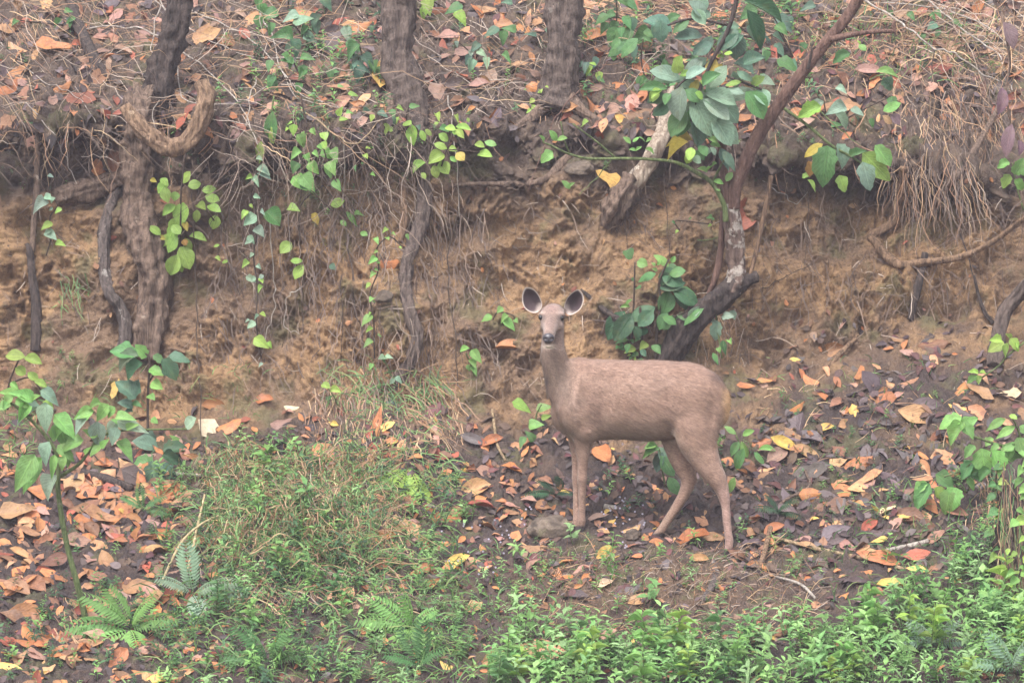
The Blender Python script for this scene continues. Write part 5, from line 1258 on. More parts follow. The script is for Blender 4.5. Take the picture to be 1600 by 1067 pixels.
plant('broadleaf_seedling', 'green oval-leaved seedling just behind the rump of the deer', 'seedling', (1165, 735), [ys, ys - .05], [[(1166, 740, 1.6), (1160, 705, 1.4), (1150, 680, 1.2)], [(1164, 725, 1.4), (1190, 700, 1.2), (1205, 702, 1)]],
    [(1150, 678, 1135, 665, 'light', 'elliptic', 0.4), (1155, 690, 1142, 712, 'mid', 'elliptic', 0.45), (1162, 700, 1150, 735, 'mid', 'elliptic', 0.4), (1168, 715, 1158, 690, 'light', 'elliptic', 0.4), (1185, 703, 1212, 702, 'light', 'elliptic', 0.35), (1178, 706, 1196, 722, 'mid', 'elliptic', 0.4), (1160, 680, 1178, 672, 'light', 'elliptic', 0.4), (1148, 745, 1138, 770, 'light', 'elliptic', 0.4)], (0, 0), 1.0)
# climbing chains of small leaves
def climber(label, pts, n, size, colour, off=0.06, name='climbing_creeper'):
    Y = min(surf(x, y)[0].y for x, y in pts) - off
    e = empty(name, P(pts[0][0], pts[0][1], Y), label, 'creeper')
    stem_part(e, [(x, y, 1.1) for x, y in pts], [Y, Y], STEM_BROWN)
    q = catmull(np.array([(x, y, 0) for x, y in pts], float), n)
    for k in range(n):
        x, y, _ = q[k]; sd = lr.choice((-1, 1)); x += lr.gauss(0, size * 0.45); y += lr.gauss(0, size * 0.8)
        if lr.random() < 0.15: continue
        L = size * lr.choice((0.55, 0.8, 1.0, 1.45)) * lr.uniform(0.8, 1.2)
        put_leaf(e, x, y, x + sd * L * lr.uniform(0.5, 1.0), y + L * lr.uniform(0.1, 0.8), Y - 0.015, lr.uniform(0.55, 0.8), 'ovate', colour if lr.random() < 0.75 else 'lime')
climber('chain of small paired green leaves climbing the clay between the gnarled and snaking roots', [(408, 560), (400, 500), (403, 450), (396, 400), (402, 360), (396, 300), (404, 250)], 34, 13, 'grey')
climber('small-leaved creeper climbing beside the grey stone in the clay', [(585, 560), (584, 500), (578, 460), (592, 420), (588, 390), (608, 370), (628, 385)], 24, 12, 'light')
climber('small heart-leaved creeper on the bank beside the dark broken stem', [(72, 400), (80, 370), (78, 340), (90, 320), (76, 300), (84, 275)], 12, 18, 'grey')
climber('small creeper leaves on the lichened trunk', [(870, 150), (845, 140), (838, 170), (860, 175), (820, 150)], 12, 9, 'lime')
climber('tiny-leaved creeper running up under the dark leaning trunk', [(980, 560), (984, 540), (972, 520), (976, 545), (990, 552), (1000, 560), (1010, 545)], 20, 12, 'mid')
climber('creeper sprig with small green leaves beside the deer\'s ear', [(770, 500), (778, 488), (800, 492), (805, 500)], 6, 15, 'light')
climber('thin creeper with small leaves at the top of the crooked lichened stem', [(1062, 360), (1056, 345), (1108, 350), (1112, 345)], 7, 12, 'mid')

# low leafy plants on the upper slope
def understory(px, py, n, size, spread, colour, label, kind='ovate'):
    p = S(px, py); e = empty('understory_plant', p, label, 'plant')
    for k in range(n):
        x, y = px + lr.gauss(0, spread), py - abs(lr.gauss(0, spread * 0.9))
        Y = min(p.y, surf(x, y)[0].y) - lr.uniform(0.03, 0.14)
        if k % 3 == 0: stem_part(e, [(px, py, 1.3), ((px + x) / 2 + lr.gauss(0, 3), (py + y) / 2, 1.1), (x, y, 0.9)], [p.y, Y], STEM_BROWN)
        L = size * lr.uniform(0.6, 1.25); a = lr.uniform(-0.5, math.pi + 0.5) if lr.random() < 0.4 else lr.uniform(0.2, math.pi - 0.2)
        put_leaf(e, x, y, x + L * math.cos(a), y + L * math.sin(a), Y, lr.uniform(0.5, 0.7), kind, lr.choice([colour, colour, 'mid', 'blue']))
for px, py, n, size, spread, c, lab in ((490, 75, 13, 30, 34, 'grey', 'grey-green leafy plant among the vine tangle above the leafy creeper'), (560, 110, 10, 28, 28, 'blue', 'blue-green leafy plant beside the brown tree trunk'), (450, 25, 9, 28, 34, 'mid', 'green leafy plant high on the slope among the pale vines'),
        (480, 130, 12, 20, 30, 'mid', 'small-leaved green plant just above the strap leaves'), (745, 95, 8, 18, 26, 'grey', 'sparse pale-leaved plant between the brown and grey trunks'), (710, 20, 6, 26, 22, 'lime', 'yellow-green leaves high beside the brown trunk'),
        (960, 60, 12, 30, 40, 'mid', 'green leafy plant on the slope beside the grey trunk'), (1010, 130, 12, 22, 40, 'mid', 'low green plant under the hanging bough'), (915, 130, 8, 16, 24, 'lime', 'small yellow-green plant at the foot of the grey trunk'), (1240, 90, 9, 24, 40, 'mid', 'green leafy plant below the leaning reddish stem'),
        (1180, 60, 10, 30, 34, 'blue', 'dark leafy plant behind the hanging bough'), (640, 205, 12, 16, 30, 'lime', 'small-leaved creeper over the root collar of the brown tree'), (100, 40, 6, 18, 30, 'mid', 'small green plant beside the leaning mossy branch'), (1440, 60, 8, 18, 50, 'mid', 'small green sprig among the dry grass on the upper slope'),
        (840, 60, 8, 22, 24, 'blue', 'grey-blue leaves beside the grey trunk'), (1300, 200, 8, 26, 40, 'grey', 'pale leaves on the lip behind the drooping branch')):
    understory(px, py, n, size, spread, c, lab)
# ------------------------------------------------------------------ fallen leaves
def patchy(px, py, ph=0.0):
    return 0.5 * math.sin(px * 0.031 + py * 0.047 + ph) + 0.5 * math.sin(px * 0.019 - py * 0.061 + 1.3 + 2 * ph) + 0.4 * math.sin(px * 0.083 + py * 0.022 + 3 * ph)
def soft_in(px, py, box, u, feather=55.0, ph=0.0, clump=0.5):
    """True inside a patch whose rim frays out and whose cover is clumped"""
    x0, x1, y0, y1 = box
    e = min(px - x0, x1 - px, (py - y0) * 1.3, (y1 - py) * 1.3) / feather
    return e * 0.8 + clump * patchy(px, py, ph) + (1 - clump) * 0.5 > u
DEADC = {'dark': (0.060, 0.042, 0.043), 'umber': (0.115, 0.068, 0.050), 'orange': (0.41, 0.165, 0.064), 'tan': (0.42, 0.225, 0.112), 'brown': (0.215, 0.105, 0.060), 'red': (0.30, 0.085, 0.050), 'purple': (0.120, 0.090, 0.090), 'maroon': (0.125, 0.050, 0.050),
         'cream': (0.64, 0.52, 0.32), 'yellow': (0.60, 0.40, 0.11), 'pink': (0.34, 0.195, 0.145)}
CNAME = {'orange': 'orange', 'tan': 'tan', 'brown': 'dark brown', 'red': 'red-brown', 'purple': 'wet purple-grey', 'maroon': 'maroon', 'cream': 'cream', 'yellow': 'yellow', 'pink': 'pinkish'}
def leaf_zone(px, py):
    if py < 235: return ('on the slope above the looped root' if px < 420 else 'on the slope between the brown and grey trunks' if px < 860 else
                         'on the slope under the hanging bough' if px < 1230 else 'among dry grass on the upper slope')
    if py < 480: return 'caught on the steep clay face of the bank'
    if px < 330: return 'on the litter strip around the pointed-leaf sapling'
    if px < 580: return 'on the ground around the leafy tussock'
    if px < 870 and py > 870: return 'on the weedy ground in front of the boulder'
    if px < 870: return 'on the litter between the grassy tussock and the deer'
    if px < 1180 and py > 840: return 'on the bare hump below the deer'
    if px < 1180: return 'on the ground behind the legs of the deer'
    if py > 930: return 'among the bright green weeds'
    return 'on the dark leaf litter behind the deer'
NAMED = [(28,803,50,10,'tan'),(143,775,58,-5,'orange'),(118,755,36,60,'tan'),(202,786,52,10,'brown'),(157,814,52,15,'tan'),(76,794,40,-30,'orange'),(329,676,46,-35,'cream'),(360,665,36,20,'orange'),(343,738,48,70,'brown'),(334,635,32,0,'orange'),(181,607,28,80,'yellow'),(281,783,42,40,'tan'),(219,707,24,85,'red'),(247,777,40,10,'orange'),
 (413,628,26,-15,'orange'),(456,638,20,0,'cream'),(444,661,36,-20,'pink'),(507,704,42,35,'tan'),(588,659,40,85,'orange'),(674,668,40,-20,'tan'),(670,645,42,55,'maroon'),(704,766,32,35,'tan'),(729,732,34,25,'yellow'),(744,766,42,20,'tan'),(751,793,36,20,'red'),(765,741,38,0,'pink'),(698,810,50,25,'orange'),(639,787,36,-30,'tan'),(428,751,30,15,'red'),(518,739,32,30,'tan'),(588,777,36,-20,'tan'),(616,794,38,20,'brown'),(642,821,32,10,'pink'),
 (532,936,52,65,'tan'),(543,1020,28,50,'brown'),(661,893,34,20,'orange'),(715,882,40,50,'yellow'),(748,878,28,-20,'tan'),(749,952,44,5,'tan'),(681,905,32,0,'purple'),(670,848,44,25,'red'),(639,823,30,0,'tan'),(594,843,36,15,'tan'),(771,1031,38,40,'tan'),(704,1045,34,-45,'yellow'),(600,843,30,20,'orange'),
 (849,791,32,50,'tan'),(887,905,42,25,'orange'),(949,871,40,40,'yellow'),(935,812,32,10,'pink'),(1084,846,50,-35,'orange'),(1112,841,34,-10,'tan'),(1037,888,30,40,'purple'),(980,924,40,30,'purple'),(901,935,44,-60,'purple'),(1005,937,40,25,'tan'),(1005,978,34,45,'tan'),(842,1017,66,-10,'tan'),(946,1000,40,10,'pink'),(1092,877,26,-15,'tan'),(946,913,24,20,'cream'),(825,879,42,5,'maroon'),(831,860,34,-15,'tan'),(985,829,28,40,'tan'),(942,712,44,-60,'orange'),(720,800,36,10,'tan'),(770,690,30,40,'orange'),(735,690,32,-30,'purple'),(800,735,34,20,'orange'),
 (1298,547,38,15,'tan'),(1425,548,34,25,'pink'),(1458,540,40,10,'brown'),(1269,595,28,-45,'orange'),(1347,585,30,-70,'orange'),(1419,599,30,-10,'tan'),(1501,611,38,70,'orange'),(1529,614,40,-35,'tan'),(1578,617,28,10,'cream'),(1526,648,38,-35,'tan'),(1432,652,52,-15,'tan'),(1450,640,50,-25,'purple'),(1248,668,42,60,'purple'),(1291,670,22,20,'yellow'),(1242,640,38,-15,'orange'),(1222,697,36,-35,'yellow'),(1340,724,44,35,'orange'),(1352,755,52,5,'tan'),(1213,715,34,40,'pink'),(1256,713,40,-50,'tan'),(1416,710,34,10,'purple'),(1442,732,30,-60,'tan'),(1296,794,44,10,'brown'),(1355,791,60,5,'tan'),(1408,807,48,10,'yellow'),(1383,804,34,5,'cream'),(1416,772,28,40,'pink'),(1335,645,28,-70,'yellow'),(1366,707,28,20,'purple'),(1267,741,46,0,'purple'),(1190,690,30,10,'orange'),(1195,735,26,-20,'tan'),
 (1371,871,58,-15,'orange'),(1430,870,40,-15,'red'),(1380,834,40,0,'purple'),(1461,843,42,-20,'pink'),(1307,832,40,20,'purple'),(1262,857,34,-20,'tan'),(1394,919,44,20,'yellow'),(1363,930,32,10,'red'),(1234,989,48,-10,'tan'),(1523,986,26,-35,'orange'),(1273,902,32,60,'purple'),(1293,877,28,70,'maroon'),(1338,913,26,20,'purple'),(1326,857,26,-40,'pink'),(1374,847,24,10,'yellow'),(1360,823,30,60,'red'),(1210,828,30,30,'orange'),(1228,800,32,-10,'purple'),
 (84,80,52,0,'orange'),(124,159,42,-10,'red'),(25,112,34,20,'orange'),(17,197,40,10,'tan'),(28,76,30,-50,'tan'),(188,84,30,10,'pink'),(327,58,42,10,'tan'),(354,67,28,-30,'tan'),(11,135,38,60,'orange'),(155,262,30,80,'orange'),(180,250,36,85,'brown'),(79,8,38,-30,'tan'),(166,50,26,10,'pink'),(592,120,44,80,'yellow'),(745,135,30,10,'pink'),(742,102,26,-10,'orange'),(780,45,36,-15,'orange'),(755,20,34,20,'tan'),(530,140,34,-20,'tan'),(447,270,30,0,'pink'),
 (985,165,34,70,'pink'),(955,175,34,10,'pink'),(940,196,20,20,'pink'),(970,190,22,-45,'yellow'),(1160,335,60,55,'red'),(609,411,34,-20,'orange'),(948,278,38,-20,'yellow'),(800,545,44,-10,'orange'),(1190,600,26,10,'orange'),(1165,607,24,-10,'orange'),(1010,80,30,20,'brown'),(930,60,34,20,'orange'),(905,25,34,0,'tan'),(1060,30,30,30,'pink'),(1300,120,40,5,'tan'),(1355,115,34,-5,'pink'),(1330,170,36,-10,'tan'),(1255,200,34,10,'pink'),(1400,30,40,10,'pink'),(1560,100,40,-20,'tan'),(1590,170,34,10,'brown'),(470,30,40,10,'tan'),(560,45,38,20,'orange'),(700,60,34,-30,'pink'),(680,20,34,20,'orange')]
dl = random.Random(77)
KINDS_DEAD = ['elliptic', 'obovate', 'ovate', 'elliptic', 'ragged', 'lobed']
def ground_matrix(px, py, size, ang, tilt=0.35, lift=0.012):
    p, n = surf(px, py)
    L = size * mpp(p.y)
    view = -ray(px, py).normalized()
    up = (n * 0.75 + Vector((0, 0, 0.35)) + view * 0.34 + Vector((dl.gauss(0, tilt), dl.gauss(0, tilt), dl.gauss(0, tilt * 0.6)))).normalized()
    right = Vector((1, 0, 0)); upi = Vector((0, SP, CP))
    a = R(ang); X = right * math.cos(a) + upi * math.sin(a)
    # lie in the plane of the ground: keep the direction seen in the picture
    k = X.dot(up) / max(0.25, -ray(px, py).normalized().dot(up) * -1) if False else 0
    X = (X - up * X.dot(up)).normalized()
    Yx = up.cross(X)
    p = p + n * lift + view * 0.01
    sc = L
    M = Matrix(((X.x * sc, Yx.x * sc, up.x * sc, 0), (X.y * sc, Yx.y * sc, up.y * sc, 0), (X.z * sc, Yx.z * sc, up.z * sc, 0), (0, 0, 0, 1)))
    return Matrix.Translation(p - X * sc * 0.5) @ M
def fallen(px, py, size, ang, c):
    o = link('fallen_leaf', leaf_mesh(dl.choice(KINDS_DEAD), dl.randrange(7), True), None, None, vary(DEADC[c], 0.28))
    M = ground_matrix(px, py, size * 1.25, ang, 0.22)
    # origin at the blade's middle
    o.matrix_basis = M
    big = 'large' if size >= 40 else 'small' if size < 24 else 'fallen'
    lab = '%s %s leaf %s' % (big, CNAME[c], leaf_zone(px, py))
    if big != 'fallen': lab = '%s %s dead leaf %s' % (big, CNAME[c], leaf_zone(px, py))
    tag(o, lab, 'leaf', lab + ' set')
for a in NAMED: fallen(*a)
def weighted(keys):
    ks, ws = zip(*keys); return dl.choices(ks, ws)[0]
PAL_DARK = [('dark', 4), ('umber', 4), ('purple', 1), ('maroon', 1)]
PAL_TOP = [('pink', 4), ('tan', 2.5), ('orange', 2.5), ('brown', 3), ('red', 2), ('purple', 2)]
PAL_LEFT = [('orange', 5), ('tan', 4), ('brown', 4), ('red', 2), ('pink', 2), ('purple', 0.8), ('yellow', 0.4)]
PAL_RIGHT = [('purple', 5), ('maroon', 1.5), ('brown', 2), ('tan', 2), ('orange', 2), ('pink', 1), ('yellow', 0.3)]
AREAS = [((-60, 1660, -40, 205), PAL_TOP, 62, (24, 40)), ((-60, 300, 730, 1060), PAL_LEFT, 60, (28, 50)), ((1170, 1660, 580, 900), PAL_RIGHT, 28, (26, 44)), ((580, 1000, 690, 860), PAL_LEFT, 18, (22, 38))]
n_ind = len(NAMED)
for (x0, x1, y0, y1), pal, k, (s0, s1) in AREAS:
    for _ in range(k):
        if n_ind >= 298: break
        fallen(dl.uniform(max(0, x0), min(1600, x1)), dl.uniform(max(0, y0), y1), dl.uniform(s0, s1), dl.uniform(-70, 70), weighted(pal)); n_ind += 1
# the rest of the litter as one mass
litter = Soup()
TPL = [leaf_arrays(KINDS_DEAD[k % 6], 4, 2, dl.uniform(-0.22, 0.18), dl.uniform(-0.15, 0.25), dl.uniform(-0.3, 0.45), 0.05, dl.uniform(-0.4, 0.4), 100 + k, dl.uniform(0.45, 0.7)) for k in range(10)]
jobs = [[] for _ in TPL]; jc = [[] for _ in TPL]
FILL = [((-200, 1800, -120, 240), PAL_DARK, 1900, (10, 26)), ((-200, 420, 640, 1120), PAL_DARK, 1000, (8, 26)), ((400, 940, 640, 920), PAL_DARK, 650, (7, 24)), ((840, 1800, 600, 960), PAL_DARK, 1250, (8, 28)), ((1230, 1800, 500, 640), PAL_DARK, 200, (8, 24)), ((260, 900, 840, 1100), PAL_DARK, 450, (8, 22)), ((600, 1300, 850, 1060), PAL_DARK, 300, (5, 16)),
        ((-200, 1800, -120, 225), PAL_TOP, 1500, (14, 33)), ((-200, 360, 640, 1120), PAL_LEFT, 1000, (14, 40)), ((320, 640, 640, 760), PAL_LEFT, 160, (8, 24)), ((540, 930, 650, 920), PAL_LEFT, 420, (10, 32)),
        ((840, 1240, 670, 870), PAL_RIGHT, 380, (8, 26)), ((1120, 1800, 585, 950), PAL_RIGHT, 560, (12, 38)), ((1230, 1800, 500, 640), PAL_RIGHT, 180, (9, 28)), ((640, 1250, 850, 1066), PAL_LEFT, 240, (6, 20)), ((250, 700, 780, 1066), PAL_LEFT, 160, (8, 24)),
        ((0, 1600, 205, 600), PAL_LEFT, 150, (5, 15)), ((-160, 1760, 1000, 1160), PAL_LEFT, 250, (10, 28))]
for (x0, x1, y0, y1), pal, k, (s0, s1) in FILL:
    for _ in range(k):
        t = dl.randrange(len(TPL))
        px, py = dl.uniform(x0, x1), dl.uniform(y0, y1)
        if not soft_in(px, py, (x0, x1, y0, y1), dl.random(), 60, 0.0, 0.8): continue
        if 600 < py < 700 and px < 900 and dl.random() < (700 - py) / 110: continue
        jobs[t].append(np.array(ground_matrix(px, py, dl.uniform(s0, s1), dl.uniform(-180, 180), 0.4, 0.006))); jc[t].append(vary(DEADC[weighted(pal)], 0.35))
for t, (m_, c_) in zip(TPL, zip(jobs, jc)): litter.batch(t[0], t[1], np.array(m_), np.array(c_), t[2])
tag(litter.build('leaf_litter', SOUP_DEAD), 'mass of small curled dead leaves covering the soil', None, None, 'stuff')

# ------------------------------------------------------------------ rootlets, straw and grass
def strand_soup(spec, name, label, mat):
    """thin ribbons: (px box, count, (len px), direction mean deg, spread, width px, palette, lift)"""
    sp = Soup(); rg = np.random.default_rng(len(name))
    for (x0, x1, y0, y1), cnt, (l0, l1), ang, spread, wpx, pal, lift, sag in spec:
        for _ in range(cnt):
            px, py = rg.uniform(x0, x1), rg.uniform(y0, y1)
            if not soft_in(px, py, (x0 - 25, x1 + 25, y0 - 20, y1 + 20), rg.random(), 40, 0.7, 0.6): continue
            p, n = surf(px, py)
            L = rg.uniform(l0, l1) * mpp(p.y); a = R(rg.normal(ang, spread))
            d = np.array([math.cos(a), rg.normal(-0.15, 0.25), math.sin(a)]); d /= np.linalg.norm(d)
            k = 5 if L < 0.3 else 9; t = np.linspace(0, 1, k)[:, None]
            base = np.array(p) + np.array(n) * rg.uniform(0.0, lift)
            side = np.array([math.sin(a), 0.2, -math.cos(a)]) + rg.normal(0, 0.2, 3)
            bow = rg.normal(0, 0.18)
            C = base + d * L * t + side * bow * L * (t * (1 - t)) * 1.6 + np.array([0, -0.02, -sag * L]) * t ** 2 + rg.normal(0, 0.012, (k, 3)) * L + (np.cumsum(rg.normal(0, 0.032, (k, 3)), 0) * L if k == 9 else 0)
            w = wpx * mpp(p.y) * 0.5 * rg.uniform(0.6, 1.3) * np.interp(np.linspace(0, 1, k), (0, .5, .75, 1), (1, 0.9, 0.7, 0.2))[:, None]
            sd = np.cross(d, (0.0, -1.0, 0.25)); sd /= np.linalg.norm(sd) + 1e-9
            V = np.vstack([C - sd * w, C + sd * w])
            F = [(i, i + 1, k + i + 1, k + i) for i in range(k - 1)]
            c = pal[rg.integers(len(pal))]; kk = rg.uniform(0.65, 1.3)
            sp.add(V, F, np.array(c) * kk)
    return tag(sp.build(name, mat), label, None, None, 'stuff')
STRAW = [(0.36, 0.22, 0.125), (0.30, 0.165, 0.095), (0.42, 0.29, 0.17), (0.24, 0.135, 0.085)]
ROOTC = [(0.12, 0.082, 0.065), (0.20, 0.135, 0.10), (0.085, 0.058, 0.05), (0.28, 0.21, 0.165), (0.36, 0.29, 0.24)]
GRASSC = [(0.12, 0.24, 0.08), (0.18, 0.32, 0.11), (0.22, 0.28, 0.10), (0.085, 0.17, 0.07)]
strand_soup([((1180, 1660, -20, 220), 700, (30, 95), -80, 32, 1.2, STRAW, 0.05, 0.1), ((1390, 1560, 110, 270), 520, (50, 170), -87, 14, 1.1, STRAW + ROOTC[:4], 0.10, 0.0), ((1250, 1600, 20, 120), 300, (40, 90), 30, 45, 1.4, STRAW, 0.06, 0.2),
             ((880, 1180, 0, 60), 260, (30, 80), -20, 30, 1.4, STRAW, 0.05, 0.1), ((480, 720, 590, 700), 520, (40, 110), -85, 22, 1.4, STRAW + ROOTC[:2], 0.08, 0.1), ((430, 600, 745, 800), 320, (60, 140), -72, 30, 1.3, STRAW + ROOTC[1:4], 0.22, 0.1), ((330, 620, 720, 960), 1300, (40, 120), -80, 38, 1.4, STRAW + ROOTC[1:4], 0.10, 0.15),
             ((820, 1280, 855, 1010), 1500, (14, 46), 0, 70, 1.0, STRAW + ROOTC, 0.012, 0.05), ((90, 120, 930, 1010), 60, (40, 80), -70, 16, 1.5, STRAW, 0.08, 0.2), ((1530, 1640, 730, 830), 420, (50, 150), -88, 12, 1.4, STRAW, 0.12, 0.0), ((1180, 1500, 600, 760), 220, (14, 40), -30, 60, 1.0, STRAW, 0.01, 0.05)],
            'dry_grass', 'dry straw-coloured grass hanging and lying on the slopes', SOUP_DEAD)
strand_soup([((-100, 180, 165, 265), 70, (15, 80), -88, 24, 0.9, ROOTC[:3], 0.04, 0.0), ((-20, 1250, -30, 200), 1150, (30, 130), -50, 60, 0.85, ROOTC + STRAW, 0.10, 0.1), ((340, 1700, 165, 265), 260, (15, 90), -88, 24, 0.9, ROOTC[:3], 0.04, 0.0), ((330, 700, 170, 340), 330, (30, 110), -85, 40, 0.9, ROOTC, 0.08, 0.1), ((0, 560, -20, 190), 130, (90, 240), -40, 45, 0.9, ROOTC[3:] + STRAW, 0.14, 0.15), ((1250, 1600, -20, 120), 50, (90, 240), -30, 35, 1.0, ROOTC[3:], 0.3, 0.1), ((-50, 560, -20, 240), 420, (40, 130), -35, 45, 1.0, ROOTC + STRAW, 0.12, 0.1), ((330, 760, 300, 580), 760, (30, 120), -88, 16, 1.1, ROOTC[:3], 0.03, 0.0),
             ((560, 920, -20, 180), 500, (25, 80), -75, 40, 1.1, ROOTC, 0.05, 0.1), ((1180, 1620, 280, 480), 320, (25, 90), -85, 25, 1.0, ROOTC[:3], 0.03, 0.0), ((1090, 1170, 480, 570), 90, (30, 80), -86, 14, 1.1, ROOTC + STRAW, 0.06, 0.0), ((0, 1600, 280, 620), 1300, (10, 46), -60, 60, 1.0, ROOTC, 0.01, 0.0), ((940, 1010, 290, 360), 120, (14, 34), -80, 50, 1.0, ROOTC[:1], 0.06, 0.0)],
            'hanging_rootlets', 'fine dark rootlets and bare stems hanging from the lip of the bank', SOUP_DEAD)
strand_soup([((510, 700, 570, 760), 900, (16, 55), -70, 60, 1.5, GRASSC + STRAW[:1], 0.05, 0.2), ((320, 600, 720, 900), 1300, (50, 130), 84, 34, 1.6, GRASSC + STRAW[:3], 0.16, 0.8), ((240, 720, 740, 1080), 1500, (22, 80), 75, 45, 1.7, GRASSC, 0.10, 0.6), ((-60, 60, 620, 740), 260, (12, 36), 80, 50, 1.4, GRASSC, 0.05, 0.3), ((90, 140, 420, 480), 40, (10, 30), -70, 30, 1.2, GRASSC, 0.02, 0.2), ((680, 860, 860, 1060), 260, (12, 40), 80, 45, 1.5, GRASSC, 0.04, 0.4),
             ((860, 1300, 860, 1000), 160, (10, 34), 70, 50, 1.5, GRASSC, 0.02, 0.5), ((1300, 1700, 760, 1060), 700, (12, 44), 75, 45, 1.5, GRASSC, 0.05, 0.4), ((1330, 1560, 20, 130), 130, (20, 50), 70, 30, 1.5, GRASSC, 0.04, 0.4), ((60, 420, 560, 660), 130, (8, 26), 80, 50, 1.1, GRASSC, 0.02, 0.3), ((1180, 1550, 560, 900), 260, (8, 26), 80, 50, 1.3, GRASSC, 0.02, 0.3)],
            'grass', 'thin green grass growing over the tussocks and litter', SOUP_GREEN)

# ------------------------------------------------------------------ small ground cover as one mass
def herb_template(seed, leaves, kind, ar, h=1.0):
    rg = np.random.default_rng(seed); sp = Soup()
    V, F = tube_arrays(np.array([(0, 0, 0), (rg.normal(0, .06), rg.normal(0, .06), h * 0.5), (rg.normal(0, .1), rg.normal(0, .1), h)]), [0.016, 0.012, 0.006], 4, 4)
    sp.add(V, F)
    for k in range(leaves):
        z = h * (0.18 + 0.82 * (k + 1) / leaves); a = k * 2.4 + rg.uniform(0, 0.8)
        v, f, u = leaf_arrays(kind, 3, 2, rg.uniform(0.1, 0.5), rg.uniform(0.1, 0.4), 0, 0.02, 0, seed + k, ar)
        L = h * rg.uniform(0.28, 0.5) * (1.1 - 0.4 * z / h)
        up = rg.uniform(0.1, 0.8)
        X = np.array([math.cos(a), math.sin(a), up]); X /= np.linalg.norm(X); Yv = np.array([-math.sin(a), math.cos(a), 0]); Zv = np.cross(X, Yv)
        sp.add((v * L) @ np.array([X, Yv, Zv]) + np.array([0, 0, z]), f, (0.5,) * 3, u)
    return np.vstack(sp.V), np.vstack(sp.F), np.vstack(sp.U)
HERBS = [herb_template(k, 9 + k % 4, 'lance', 0.36) for k in range(4)] + [herb_template(20 + k, 8, 'ovate', 0.6) for k in range(3)]
def herb_scatter(sp, spec, seed):
    rg = np.random.default_rng(seed)
    J = [[] for _ in HERBS]; C = [[] for _ in HERBS]
    for (x0, x1, y0, y1), cnt, (s0, s1), pal, keepf in spec:
        for _ in range(cnt):
            px, py = rg.uniform(x0, x1), rg.uniform(y0, y1)
            if keepf is not None and rg.random() > keepf(px + 22 * patchy(py, px), py + 26 * patchy(px, py)): continue
            if keepf is None and not soft_in(px, py, (x0, x1, y0, y1), rg.random(), 60, 2.1, 0.65): continue
            p, n = surf(px, py); s = rg.uniform(s0, s1) * mpp(p.y)
            a = rg.uniform(0, 6.28); tx, ty = rg.normal(0, 0.25), rg.normal(-0.15, 0.25)
            M = np.eye(4); ca, sa = math.cos(a), math.sin(a)
            Zv = np.array([tx, ty, 1.0]); Zv /= np.linalg.norm(Zv)
            Xv = np.array([ca, sa, 0]) - Zv * np.dot(Zv, (ca, sa, 0)); Xv /= np.linalg.norm(Xv)
            M[:3, 0], M[:3, 1], M[:3, 2], M[:3, 3] = Xv * s, np.cross(Zv, Xv) * s, Zv * s, np.array(p) - np.array(n) * 0.005
            k = rg.integers(len(HERBS)); J[k].append(M); C[k].append(np.array(pal[rg.integers(len(pal))]) * rg.uniform(0.65, 1.3))
    for t, m_, c_ in zip(HERBS, J, C):
        if m_: sp.batch(t[0], t[1], np.array(m_), np.array(c_), t[2])
GL = [GREENS['light'], (0.17, 0.35, 0.11), (0.27, 0.46, 0.15), (0.30, 0.48, 0.20)]
GM = [GREENS['mid'], GREENS['light'], GREENS['dark'], (0.10, 0.21, 0.09)]
cover = Soup()
edge_r = lambda px, py: 1.0 if py > np.interp(px, (760, 860, 960, 1040, 1130, 1200, 1260, 1340, 1420, 1500, 1600), (1010, 985, 1040, 985, 990, 1030, 985, 960, 930, 900, 860)) else 0.03
herb_scatter(cover, [((760, 1720, 850, 1090), 1100, (26, 66), GL, edge_r), ((760, 1720, 850, 1090), 700, (12, 30), GL + GM, edge_r), ((-100, 1720, 1080, 1200), 500, (24, 48), GL, None), ((250, 740, 740, 1100), 700, (14, 42), GM + GL, None), ((360, 560, 740, 960), 110, (30, 60), GM + GL, None), ((580, 860, 880, 1070), 220, (12, 28), GL, None), ((380, 760, 190, 340), 200, (8, 20), GM, None), ((0, 380, 180, 300), 70, (8, 20), GM, None), ((900, 1350, 190, 290), 80, (8, 20), GM, None), ((-100, 300, 900, 1080), 200, (12, 34), GM, None),
                     ((1480, 1720, 740, 900), 380, (14, 34), GM, None), ((40, 420, 790, 900), 110, (10, 24), GM, None), ((350, 480, 690, 790), 70, (20, 40), GL, None), ((820, 1180, 830, 960), 160, (8, 20), GL, None), ((1180, 1500, 620, 920), 150, (8, 20), GM, None), ((900, 1180, 700, 840), 60, (10, 28), GM, None),
                     ((340, 640, 0, 210), 150, (16, 40), GM, None), ((900, 1320, -10, 170), 150, (14, 40), GM, None), ((700, 960, 20, 190), 60, (8, 20), GM, None), ((380, 600, 250, 420), 40, (10, 22), GM, None), ((1200, 1600, 0, 120), 50, (10, 24), GM, None), ((-40, 160, 0, 120), 20, (10, 24), GM, None), ((60, 130, 540, 660), 30, (8, 18), GM, None)], 9)
tag(cover.build('ground_cover', SOUP_GREEN), 'low mass of small green herbs covering the ground', None, None, 'stuff')

